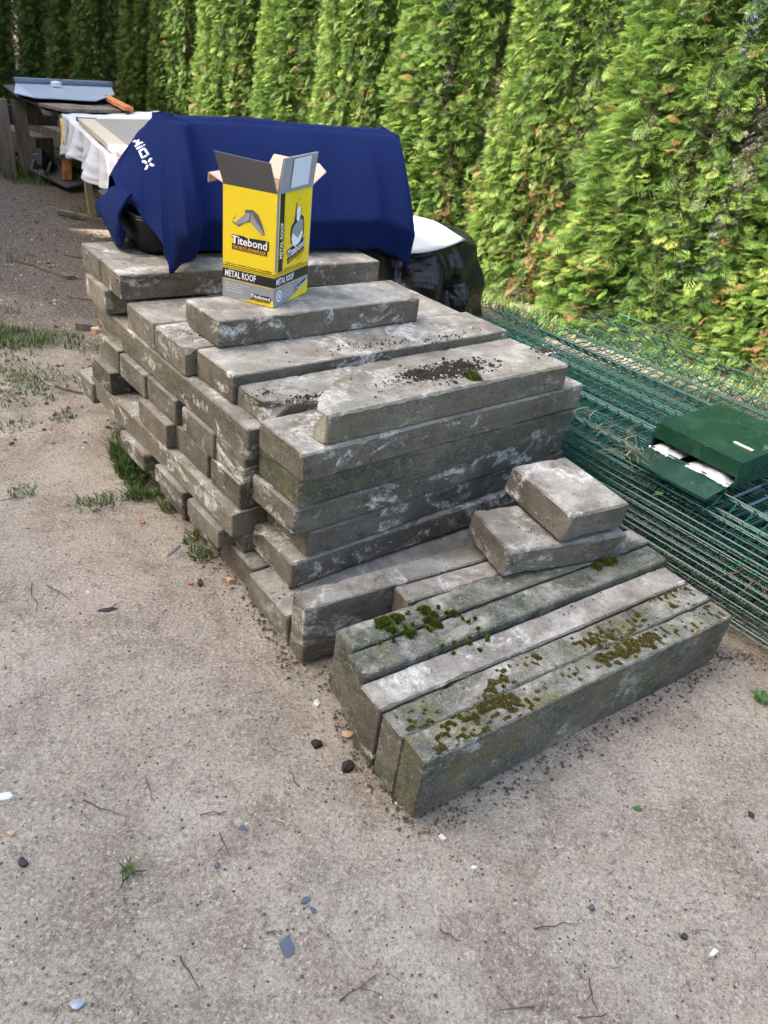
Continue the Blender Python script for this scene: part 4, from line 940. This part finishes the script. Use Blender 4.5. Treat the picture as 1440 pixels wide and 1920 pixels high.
# right flank
T0, B0, _b = col_at(1.0)
V = []; F = []
for j in range(15):
    t = j / 14
    for i in range(11):
        u_ = i / 10; P = T0 + (B0 - T0) * t
        V.append((P[0] - .01 * u_ * (1 - t) + .016 * math.sin(u_ * 2.2) * t + .005 * math.sin(u_ * 9) * t, P[1] + u_ * (.12 + .30 * t), P[2] + .02 * u_ * (1 - t) + .14 * u_ * t))
for j in range(14):
    for i in range(10): F.append((j * 11 + i, j * 11 + i + 1, (j + 1) * 11 + i + 1, (j + 1) * 11 + i))
o = mesh('side_flap', V, F, M['towel'], towel, True); o.modifiers.new('s', 'SOLIDIFY').thickness = .006
# left lobe over the short side of the tub
V = []; F = []
LB = [(.030, .80, .690), (.040, .80, .655), (.065, .80, .637), (.10, .80, .630), (.15, .795, .634), (.20, .79, .642), (.25, .775, .655), (.275, .76, .675), (.288, .745, .70)]
for j in range(17):
    t = j / 16
    for i in range(25):
        x = i / 24 * (len(LB) - 1); k = min(int(x), len(LB) - 2); f = x - k; y, zt, zb = [LB[k][m_] + (LB[k + 1][m_] - LB[k][m_]) * f for m_ in range(3)]
        V.append((-.026 - .034 * math.sin(t * math.pi * .85) - .010 * math.sin(i / 24 * math.pi * 2) * t + .012 * (1 - t) ** 2, y, zt + (zb - zt) * t))
for j in range(16):
    for i in range(24): F.append((j * 25 + i, (j + 1) * 25 + i, (j + 1) * 25 + i + 1, j * 25 + i + 1))
o = mesh('corner_lobe', V, F, M['towel'], towel, True); o.modifiers.new('s', 'SOLIDIFY').thickness = .008
# embroidered logo
LN = Vector((.8267, .3440, -.4451))
def stroke(name, pts, r):
    P = []
    for a, b in zip(pts, pts[1:] + [None]):
        a = Vector(a); P.append(a)
        if b: P.append(a.lerp(Vector(b), .5))
    Q = []
    for p in P:
        hit = TB.ray_cast(p - LN * .15, LN); Q.append((hit[0] if hit[0] else p) - LN * .005)
    V_ = []; n = len(Q)
    for i, p in enumerate(Q):
        t = (Q[min(i + 1, n - 1)] - Q[max(i - 1, 0)]).normalized(); sd__ = t.cross(LN).normalized(); rr = r * (1.0 if 0 < i < n - 1 else .8)
        for sg in (-1, 1):
            for dy in (0, .005): V_.append(p + sd__ * sg * rr + LN * dy)
    F_ = []
    for i in range(n - 1):
        a, b = i * 4, (i + 1) * 4; F_ += [(a + 1, a + 3, b + 3, b + 1), (a, a + 1, b + 1, b), (a + 2, b + 2, b + 3, a + 3), (a, b, b + 2, a + 2)]
    F_ += [(0, 2, 3, 1), ((n - 1) * 4, (n - 1) * 4 + 1, (n - 1) * 4 + 3, (n - 1) * 4 + 2)]
    return mesh(name, V_, F_, M['logo'], towel)
for pts, r in (([(0.11, 0.287, 0.883), (0.117, 0.282, 0.894), (0.124, 0.278, 0.904)], .0036), ([(0.106, 0.311, 0.896), (0.11, 0.309, 0.902), (0.112, 0.302, 0.902), (0.113, 0.293, 0.894)], .0028),
  ([(0.117, 0.301, 0.908), (0.116, 0.294, 0.902), (0.114, 0.287, 0.892)], .0028), ([(0.112, 0.271, 0.876), (0.118, 0.267, 0.884), (0.123, 0.263, 0.890)], .0036), ([(0.126, 0.264, 0.897), (0.126, 0.260, 0.894)], .004),
  ([(0.117, 0.255, 0.873), (0.127, 0.248, 0.884), (0.132, 0.216, 0.87), (0.121, 0.223, 0.855), (0.117, 0.255, 0.873)], .0036), ([(0.137, 0.193, 0.862), (0.134, 0.192, 0.854), (0.132, 0.187, 0.848)], .0042),
  ([(0.12, 0.21, 0.843), (0.124, 0.203, 0.846), (0.127, 0.191, 0.841)], .0042), ([(0.128, 0.183, 0.837), (0.126, 0.176, 0.829), (0.123, 0.174, 0.822)], .0042), ([(0.133, 0.179, 0.844), (0.136, 0.168, 0.841), (0.14, 0.16, 0.842)], .0042)):
    stroke('logo_stroke', pts, r)

# ---------------------------------------------------------------- yellow carton
A, B_, C_ = Vector((-.542, 2.143, .6185)), Vector((-.386, 2.093, .6185)), Vector((-.331, 2.292, .6185))
BU = (B_ - A); wA = BU.length; bu = BU.normalized(); bv = Vector((-bu.y, bu.x, 0)); wB = (C_ - B_).length; BH = .300
carton = empty('carton', tuple(A), math.atan2(bu.y, bu.x), label='open yellow and grey printed cardboard carton standing on the loose kerb', cat='carton')
th = .0035
c_ = MB()
c_.box((wA / 2, wB / 2, .002), (wA, wB, .004))
c_.build('bottom', M['kraft'], carton)
MB().box((wA / 2, th / 2, BH / 2), (wA, th, BH)).build('front_panel', M['yellow'], carton)
MB().box((wA - th / 2, wB / 2 + th * .02, BH / 2), (th, wB - 2 * th, BH)).build('side_panel', M['yellow'], carton)
MB().box((th / 2, wB / 2, BH / 2), (th, wB - 2 * th, BH)).build('side_panel', M['kraft'], carton)
MB().box((wA / 2, wB - th / 2, BH / 2), (wA, th, BH)).build('rear_panel', M['kraft'], carton)
MB().box((wA / 2, th + .0009, BH / 2), (wA - 2.1 * th, .0014, BH - .004)).build('liner', M['kraft'], carton)
MB().box((wA - th - .0009, wB / 2, BH / 2), (.0014, wB - 2.2 * th, BH - .004)).build('liner', M['kraft'], carton)
# flaps: front (dark grey outside), right (grey, label), rear (kraft), left (kraft, torn)
def quad_slab(name, P, mat, th_=.003, par=carton):
    P = [Vector(p) for p in P]; n = (P[1] - P[0]).cross(P[2] - P[0]).normalized() * th_; return MB().prism(P, n).build(name, mat, par)
f1 = [(.001, .0, BH), (wA - .002, .0, BH), (wA - .012, -.022, BH + .074), (-.010, -.028, BH + .080)]
quad_slab('front_flap', f1, M['cdark'], -.0025); quad_slab('front_flap_lining', [(a, b + .0032, c) for a, b, c in f1], M['kraft'], -.001)
f2 = [(wA, .003, BH), (wA, wB - .004, BH), (wA + .014, wB - .010, BH + .092), (wA + .006, .018, BH + .086)]
o = quad_slab('right_flap', f2, M['cgrey'], .0025)
quad_slab('flap_lining', [(a - .0032, b, c) for a, b, c in f2], M['kraft'], .001)
quad_slab('shipping_label', [(wA + .0058 + .001, .058, BH + .010), (wA + .0058 + .001, wB - .045, BH + .012), (wA + .0155 + .001, wB - .052, BH + .086), (wA + .0128 + .001, .062, BH + .082)], M['label_blue'], .0008)
f3 = [(.003, wB, BH), (wA - .002, wB, BH), (wA + .016, wB + .050, BH + .034), (wA - .012, wB + .062, BH + .050), (.012, wB + .048, BH + .056)]
quad_slab('rear_flap', f3, M['kraft'])
f4 = [(0, .004, BH), (0, wB - .004, BH), (-.070, wB - .03, BH + .010), (-.062, .03, BH + .014)]
quad_slab('left_flap', f4, M['kraft']); quad_slab('torn_edge', [(-.062, .03, BH + .013), (-.068, wB * .5, BH + .013), (-.075, wB * .48, BH - .010), (-.070, .04, BH - .012)], M['kraft'], .004)
# print: local 2D frames on the two visible faces. fr(u, v): u right in metres, v up
def face_pt(face, u_, v_, lift):
    return Vector((u_, -lift, v_)) if face == 0 else Vector((wA + lift, u_, v_))
def dec(name, face, poly, mat, lift=.0006):
    P = [face_pt(face, a, b, lift) for a, b in poly]; P2 = [face_pt(face, a, b, 0.0001) for a, b in poly]; n = len(P)
    V = P2 + P; F = [tuple(n + i for i in range(n))] + [(i, (i + 1) % n, n + (i + 1) % n, n + i) for i in range(n)]
    return mesh(name, V, F, mat, carton)
def rect(u0, v0, u1, v1): return [(u0, v0), (u1, v0), (u1, v1), (u0, v1)]
def text(s_, face, u0, v0, wdt, hgt, mat, lift=.0014, rot=0.0, shear=0.0, bold=.0, name='print'):
    cu = bpy.data.curves.new('t', 'FONT'); cu.body = s_; cu.size = 1; cu.offset = bold; cu.resolution_u = 2; cu.shear = shear
    to = bpy.data.objects.new('t', cu); COL.objects.link(to); dg = bpy.context.evaluated_depsgraph_get(); me = bpy.data.meshes.new_from_object(to.evaluated_get(dg)); bpy.data.objects.remove(to)
    co = np.array([v.co[:] for v in me.vertices]); mn, mx = co.min(0), co.max(0); co[:, 0] = (co[:, 0] - mn[0]) / (mx[0] - mn[0]) * wdt; co[:, 1] = (co[:, 1] - mn[1]) / (mx[1] - mn[1]) * hgt
    c, s2 = math.cos(rot), math.sin(rot)
    for v, p in zip(me.vertices, co): v.co = face_pt(face, u0 + p[0] * c - p[1] * s2, v0 + p[0] * s2 + p[1] * c, lift)
    me.materials.clear(); me.materials.append(mat); me.update(); o = bpy.data.objects.new(name, me); link(o, carton); return o
# front face
W0 = wA
dec('print_band', 0, rect(.0, .0, W0, .054), M['cgrey']); dec('print_band', 0, rect(0, .054, W0, .081), M['cblack']); dec('print_line', 0, rect(0, .0885, W0, .0905), M['cblack']); dec('print_line', 0, rect(0, .084, W0, .0852), M['cblack'])
dec('print_wedge', 0, [(W0 * .52, .0), (W0, .0), (W0, .018)], M['yellow'], .0011); dec('print_wedge', 0, [(W0 * .30, .0), (W0 * .52, .0), (W0 * .78, .0085), (W0 * .75, .010)], M['yellow'], .0011)
text('METAL ROOF', 0, W0 * .05, .059, W0 * .60, .019, M['white_ink'], bold=.02)
text('Professional Weatherproof Sealant', 0, W0 * .03, .0485, W0 * .90, .0055, M['yellow'], bold=.02)
text('Adheres to All Metal & Kynar Coated Metal', 0, W0 * .05, .0925, W0 * .9, .0062, M['cblack'], bold=.02)
for k, s_ in enumerate(['Applies in Extreme Temperatures', 'Ultra Low - Fume VOC', 'Durable - Will Not Crack', 'Adheres to Wet Surfaces']): text(s_, 0, W0 * .06, .040 - k * .0070, W0 * (.48, .32, .34, .35)[k], .0036, M['white_ink'], bold=.01)
def logo(face, u0, v0, w_, h_, rot=0.0, tagline=True, small=False):
    c, s2 = math.cos(rot), math.sin(rot); R_ = lambda a, b: (u0 + a * c - b * s2, v0 + a * s2 + b * c)
    dec('logo_outline', face, [R_(-.02 * w_, -.08 * h_), R_(w_ * 1.0, -.10 * h_), R_(w_ * 1.04, .0), R_(w_ * 1.04, h_ * 1.05), R_(w_ * .93, h_ * 1.12), R_(w_ * .40, h_ * .98), R_(w_ * .34, h_ * 1.1), R_(0, h_ * 1.08), R_(-.03 * w_, .85 * h_), R_(.05 * w_, .6 * h_), R_(.05 * w_, .1 * h_)], M['cblack'], .0011 if not small else .0016)
    text('Titebond', face, u0, v0, w_, h_, M['white_ink'], .0021 if not small else .0024, rot, 0, .022, 'logo_letters')
    if tagline:
        a = R_(.02 * w_, -.62 * h_)
        dec('logo_strap', face, [R_(0, -.70 * h_), R_(w_ * .99, -.70 * h_), R_(w_ * 1.0, -.05 * h_), R_(0, -.05 * h_)], M['cblack'], .0009 if not small else .0014)
        text("THE PRO'S ADVANTAGE", face, a[0], a[1], w_ * .94, h_ * .46, M['corange'], .0021 if not small else .0024, rot, 0, .012, 'logo_tagline')
logo(0, W0 * .18, .152, W0 * .67, .022); logo(0, W0 * .56, .0155, W0 * .38, .0105, 0, True, True)
# cut-out handle with the grey wedge behind it
dec('handle_cutout', 0, [(W0 * .18, .207), (W0 * .30, .199), (W0 * .42, .213), (W0 * .52, .217), (W0 * .62, .204), (W0 * .74, .189), (W0 * .80, .192), (W0 * .74, .218), (W0 * .66, .240), (W0 * .56, .249), (W0 * .44, .246), (W0 * .30, .232), (W0 * .20, .218)], M['cdark'], .0006)
dec('handle_tab', 0, [(W0 * .19, .211), (W0 * .29, .203), (W0 * .42, .217), (W0 * .42, .243), (W0 * .30, .232)], M['yellow'], .0012)
dec('handle_tab', 0, [(W0 * .23, .207), (W0 * .30, .204), (W0 * .50, .220), (W0 * .51, .240), (W0 * .44, .238)], M['cgrey'], .0018)
dec('handle_tab', 0, [(W0 * .525, .219), (W0 * .60, .208), (W0 * .73, .191), (W0 * .79, .193), (W0 * .62, .225), (W0 * .535, .241)], M['cgrey'], .0018)
# right face
W1 = wB
dec('print_band', 1, rect(.0, .0, W1, .054), M['cgrey']); dec('print_band', 1, rect(0, .054, W1, .081), M['cblack']); dec('print_line', 1, rect(0, .0885, W1, .0905), M['cblack']); dec('print_line', 1, rect(0, .084, W1, .0852), M['cblack'])
dec('print_wedge', 1, [(W1 * .40, .0), (W1, .0), (W1, .040)], M['yellow'], .0011)
text('METAL ROOF', 1, W1 * .05, .059, W1 * .50, .018, M['white_ink'], bold=.02); text('Adheres to All Metal & Kynar Coated Metal', 1, W1 * .05, .0925, W1 * .75, .006, M['cblack'], bold=.02)
text('Professional Weatherproof Sealant', 1, W1 * .04, .0485, W1 * .70, .0055, M['yellow'], bold=.02)
dec('print_band', 1, rect(0, .098, W1 * .06, BH - .001), M['cgrey']); dec('print_band', 1, rect(W1 * .09, .094, W1 * .21, BH - .001), M['cblack'])
text('METAL ROOF', 1, W1 * .185, .130, .095, W1 * .075, M['white_ink'], rot=rad(90), bold=.02)
text('Professional Weatherproof Sealant', 1, W1 * .245, .118, .13, W1 * .022, M['cblack'], rot=rad(90), bold=.01)
for k, s_ in enumerate(['Applies in Extreme', 'Ultra Low - VOC', 'Durable - Wont Crack', 'Adheres to Wet', 'Surfaces']): text(s_, 1, W1 * .27, .040 - k * .0062, W1 * .26, .0034, M['white_ink'])
circ = lambda cx, cy, r, n=20: [(cx + r * math.cos(6.283 * k / n), cy + r * math.sin(6.283 * k / n)) for k in range(n)]
dec('badge', 1, circ(W1 * .15, .026, .0165), M['white_ink'], .0011); dec('badge', 1, circ(W1 * .15, .026, .0115), M['cgrey'], .0015); dec('badge', 1, circ(W1 * .15, .026, .006), M['white_ink'], .0019)
logo(1, W1 * .34, .122, W1 * .50, .022, rad(12)); logo(1, W1 * .64, .018, W1 * .30, .011, rad(14), False, True)
# generic standing worker drawn on the side
fx = lambda P: [(W1 * a, b) for a, b in P]
dec('drawn_figure', 1, fx([(.42, .160), (.40, .190), (.42, .208), (.50, .218), (.52, .236), (.53, .262), (.60, .276), (.68, .274), (.70, .252), (.68, .232), (.76, .226), (.80, .205), (.80, .178), (.72, .158), (.60, .150)]), M['cblack'], .0008)
dec('drawn_shirt', 1, fx([(.44, .165), (.43, .188), (.46, .203), (.55, .214), (.70, .222), (.76, .212), (.77, .185), (.70, .168), (.56, .160)]), M['cgrey'], .0014)
dec('drawn_head', 1, fx([(.56, .222), (.55, .250), (.60, .258), (.67, .254), (.66, .230), (.62, .214)]), M['white_ink'], .0014)
dec('drawn_cap', 1, fx([(.53, .254), (.57, .272), (.64, .277), (.69, .268), (.69, .252), (.60, .260)]), M['yellow'], .0020)
dec('drawn_arms', 1, fx([(.43, .176), (.46, .188), (.62, .170), (.72, .188), (.76, .182), (.68, .158), (.54, .150), (.46, .158)]), M['white_ink'], .0020)
for k in range(3): dec('print_line', 1, rect(W1 * .60, .118 - k * .004, W1 * (.80 - .03 * k), .1188 - k * .004), M['cblack'])

# ---------------------------------------------------------------- black plastic heap with a white sheet
HC = Vector((-.14, 4.02, 0))
V = []; F = []; nr, na = 40, 160
def heap_pt(r, a):
    pl = math.sin(a * 5 + 1) * .5 + abs(math.sin(a * 4.5 + 2.2)) ** .5 * .7 - .3 + math.sin(a * 14) * .25
    rx, ry = .49, .42
    if r < .55: rr = r / .55; z = .535 - .035 * rr ** 3 + .010 * math.sin(a * 3) * rr; R_ = rr * .80
    else:
        t = (r - .55) / .45; R_ = .80 + .20 * t ** .7 + pl * .11 * math.sin(min(1, t * 1.3) * math.pi * .6) + .02 * math.sin(t * 17 + a * 6); z = .50 * (1 - t ** 1.15) + .02 * math.sin(a * 7 + t * 5) * math.sin(t * math.pi)
    return (R_ * rx * math.cos(a), R_ * ry * math.sin(a), max(z, .004))
for i in range(nr + 1):
    for k in range(na): V.append(heap_pt(i / nr, 6.2832 * k / na))
for i in range(nr):
    for k in range(na): F.append((i * na + k, (i + 1) * na + k, (i + 1) * na + (k + 1) % na, i * na + (k + 1) % na))
mesh('plastic_covered_heap', V, F, M['tarp'], smooth=False, loc=tuple(HC), rz=rad(-15), label='rounded heap wrapped in creased black plastic behind the towel', cat='covered heap')
V = []; F = []
for i in range(13):
    for k in range(48):
        r = i / 12; a = 6.2832 * k / 48; V.append((r * .36 * math.cos(a), r * .30 * math.sin(a), .556 - .05 * max(0, r - .7) / .3 * (1 + .5 * math.sin(a * 3)) + .006 * math.sin(a * 2) * r))
for i in range(12):
    for k in range(48): F.append((i * 48 + k, (i + 1) * 48 + k, (i + 1) * 48 + (k + 1) % 48, i * 48 + (k + 1) % 48))
o = mesh('white_plastic_sheet', V, F, M['white_plastic'], smooth=True, loc=(-.14, 3.86, 0), rz=rad(10), label='white plastic sheet lying on the black plastic heap right of the towel', cat='plastic sheet')
o.modifiers.new('s', 'SOLIDIFY').thickness = .003

# ---------------------------------------------------------------- trestle tables on the left
TD = Vector((-.517, .856, 0)).normalized(); TN = Vector((.856, .517, 0)).normalized()
TP0 = Vector((-1.30, 3.70, 0))
table = empty('work_table', (0, 0, 0), 0, label='long low work table of old boards behind the towel covered tub', cat='table')
for k in range(4):
    a = TP0 + TN * (.09 + k * .185); MB().beam((a.x, a.y, .585), (a.x + TD.x * 2.55, a.y + TD.y * 2.55, .585), .175, .026).build('board', M['old_wood'], table)
MB().beam(tuple(TP0 + TN * .02 + Vector((0, 0, .535))), tuple(TP0 + TN * .02 + TD * 2.5 + Vector((0, 0, .535))), .04, .07).build('rail', M['old_wood'], table)
def leg(p, q_, wd, mat, par, d=.05): return MB().beam(p, q_, wd, d, up=tuple(TN)).build('leg', mat, par)
leg((-2.30, 5.46, -.02), (-2.33, 5.43, .57), .085, M['pine'], table, .04); leg((-1.55, 4.20, -.02), (-1.55, 4.20, .57), .06, M['old_wood'], table); leg((-1.70, 5.85, -.02), (-1.70, 5.85, .57), .07, M['old_wood'], table)
MB().beam((-2.55, 5.50, .012), (-2.05, 5.36, .012), .07, .025).build('foot_board', M['old_wood'], table)
MB().beam((-2.45, 5.75, .42), (-1.2, 3.62, .30), .03, .10).build('brace', M['old_wood'], table)
# white sheeting: top + front drape + end drape
def grid(name, fn, nu, nv, mat, par=None, **k):
    V = [fn(i / nu, j / nv) for j in range(nv + 1) for i in range(nu + 1)]; F = [(j * (nu + 1) + i, j * (nu + 1) + i + 1, (j + 1) * (nu + 1) + i + 1, (j + 1) * (nu + 1) + i) for j in range(nv) for i in range(nu)]
    return mesh(name, V, F, mat, par, True, **k)
def sheet(u_, v_):
    aa = -.35 + (2.85 + .25 * max(0, 1 - v_ / .5)) * u_; p = TP0 - TN * .02 + TD * aa
    wr = .012 * vn(u_ * 22, v_ * 9) + .008 * vn(u_ * 50, v_ * 30)
    if v_ < .5:
        t = v_ / .5; q_ = p + TN * (.72 * (1 - t)); z = .608 + .010 * math.sin(u_ * 21 + t * 3) * math.sin(u_ * 7) + wr + .02 * max(0, u_ - .8) / .2 * (1 - t)
        return (q_.x, q_.y, z)
    t = (v_ - .5) / .5; d = .06 * t * (.5 + .5 * math.sin(u_ * 26)) + .03 * t * math.sin(u_ * 61) + wr * .8 * t; L = .17 + .05 * (1 - u_) + .014 * math.sin(u_ * 40) + .09 * max(0, (u_ - .75) / .25)
    q_ = p - TN * (d + .012); return (q_.x, q_.y, .604 - L * t)
def vn(a, b): return float(vnoise(np.array([a, b, 0.]), 1.0, 4))
grid('plastic_sheeting', sheet, 150, 44, M['white_cloth'], label='white plastic sheeting draped over the work table and hanging down its front', cat='sheeting').modifiers.new('s', 'SOLIDIFY').thickness = .003
def endd(u_, v_):
    p = TP0 + TD * (2.43 + .05 * v_ + .02 * math.sin(u_ * 12) * v_) + TN * (-.03 + .82 * u_); return (p.x, p.y, .606 - v_ * (.10 + .10 * (1 - u_)))
# grey board with beige margin
bd = empty('flat_board', (0, 0, 0), 0, label='large flat grey board with a beige edge lying on the white sheeting', cat='board')
def tpt(a, b, z): p = TP0 + TD * a + TN * b; return (p.x, p.y, z)
MB().prism([tpt(-.5, .02, .628), tpt(-.5, .62, .628), tpt(2.12, .58, .628), tpt(1.86, .02, .628)], (0, 0, .022)).build('sheet', M['board_grey'], bd)
MB().prism([tpt(-.5, -.015, .626), tpt(-.5, .085, .626), tpt(1.87, .085, .626), tpt(1.85, -.015, .626)], (0, 0, .026)).build('edge_strip', M['board_beige'], bd)
MB().prism([tpt(1.875, -.012, .626), tpt(1.895, .10, .626), tpt(1.97, .12, .626), tpt(1.95, -.012, .626)], (0, 0, .022)).build('end_patch', M['felt'], bd)
o = grid('yellow_mark', lambda u_, v_: (lambda p: (p[0] - TN.x * .085, p[1] - TN.y * .085, p[2]))(tpt(2.18 + .09 * u_ + .02 * math.sin(v_ * 4), .015 + .0 * v_, .600 - .16 * v_)), 3, 6, M['yellow_mark']); o.parent = None
tag(o, 'yellow spray painted mark on the hanging end of the white sheeting', 'paint mark'); o.modifiers.new('s', 'SOLIDIFY').thickness = .002
# far deck with felt, post, blue sheet
deck = empty('lumber_shelter', (0, 0, 0), 0, label='low shelter of old planks and felt with weathered posts at the upper left', cat='shelter')
for k in range(3):
    a = -.12 + k * .20; MB().beam(tpt(2.62, a + .08, .585), tpt(3.9, a + .08, .595), .185, .03).build('plank', M['old_wood'], deck)
MB().prism([tpt(2.62, -.10, .615), tpt(2.75, .48, .615), tpt(2.95, .52, .62), tpt(4.4, .38, .625), tpt(3.85, -.29, .625), tpt(3.04, -.25, .618)], (0, 0, .012)).build('felt_cover', M['felt'], deck)
MB().beam(tpt(2.45, -.02, .545), tpt(4.1, -.02, .55), .05, .09).build('rail', M['old_wood'], deck)
for (x, y, w_) in ((-3.43, 6.56, .10), (-3.33, 6.66, .09)): MB().beam((x, y, -.02), (x - .02, y + .02, .56), w_, .10, up=tuple(TN)).build('post', M['old_wood'], deck)
MB().beam((-3.45, 6.62, .45), (-2.2, 7.6, .45), .05, .14).build('cross_beam', M['old_wood'], deck)
MB().beam((-2.6, 7.5, -.02), (-2.6, 7.5, .56), .10, .10).build('post', M['old_wood'], deck)
BS = [(-3.10, 6.14, .655), (-2.86, 5.96, .66), (-2.75, 6.10, .66), (-2.60, 6.16, .665), (-2.53, 6.23, .665), (-2.62, 6.84, .67), (-2.80, 7.25, .69), (-3.26, 6.50, .69)]
o = MB().prism(BS, (0, 0, .006)).build('metal_sheet', M['sheet_blue']); tag(o, 'pale blue metal sheet lying askew on the low shelter', 'metal sheet')
o = MB().prism([(-3.27, 6.50, .694), (-2.80, 7.26, .694), (-2.79, 7.22, .735), (-3.26, 6.46, .735)], (.02, -.01, 0)).build('metal_sheet', M['sheet_blue']); tag(o, 'upturned strip of pale blue metal at the back of the askew sheet', 'metal sheet')
o = MB().beam((-3.18, 7.48, .672), (-2.25, 6.13, .655), .07, .025).build('wood_strip', M['orange_wood']); tag(o, 'orange stained strip of wood on the low shelter beside the blue sheet', 'wood strip')
o = MB().beam((-2.70, 5.85, .628), (-2.45, 6.25, .628), .30, .02).build('plank_offcut', M['old_wood']); tag(o, 'brown plank offcut sticking out under the blue sheet', 'plank')
chip('crumpled_paper', -3.00, 6.62, .09, .06, .03, M['paper'], 'small crumpled white paper on the far edge of the low shelter', 'paper', .3, 77, .70)
# beams and scrap under the shelter
o = MB().beam((-4.7, 8.05, .17), (-3.32, 7.0, .17), .16, .17).build('timber_beam', M['old_wood']); tag(o, 'thick grey timber beam lying behind the weathered post', 'beam')
o = MB().beam((-4.3, 8.5, .16), (-2.6, 7.1, .14), .20, .14).build('timber_beam', M['old_wood']); tag(o, 'second timber beam lying behind the thick one', 'beam')
o = MB().beam((-3.9, 7.5, .05), (-2.8, 6.75, .05), .14, .09).build('timber_beam', M['old_wood']); tag(o, 'low timber beam on the grass under the others', 'beam')
o = MB().beam((-3.15, 7.05, .16), (-2.86, 6.35, .10), .07, .07).build('wood_offcut', M['orange_wood']); tag(o, 'square orange brown wood offcut under the low shelter', 'wood offcut')
o = MB().beam((-3.16, 6.75, .06), (-3.10, 6.42, .20), .035, .12).build('wood_offcut', M['black_plastic']); tag(o, 'black upright offcut beside the orange wood offcut', 'offcut')
o = MB().prism([(-3.30, 6.60, .06), (-2.80, 6.20, .03), (-2.70, 6.40, .05), (-3.2, 6.95, .09)], (0, 0, .012)).build('scrap_sheet', M['felt']); tag(o, 'dark scrap sheet under the wood offcuts', 'scrap sheet')
for k, (x, y, rz) in enumerate([(-3.30, 6.70, .3), (-3.22, 6.62, 1.2), (-3.36, 6.82, .7), (-3.12, 6.60, 2.0)]):
    m = MB().box((0, 0, .06), (.12, .02, .10), M=Matrix.Rotation(rad(25), 3, 'X')).build('metal_scrap', M['metal_grey'], loc=(x, y, .04), rz=rz); tag(m, ('bent grey metal scrap standing next to the black offcut', 'leftmost bent grey metal scrap by the post foot', 'farthest bent grey metal scrap under the shelter', 'bent metal scrap nearest the orange wood offcut')[k], 'metal scrap', 'metal scraps under the shelter')
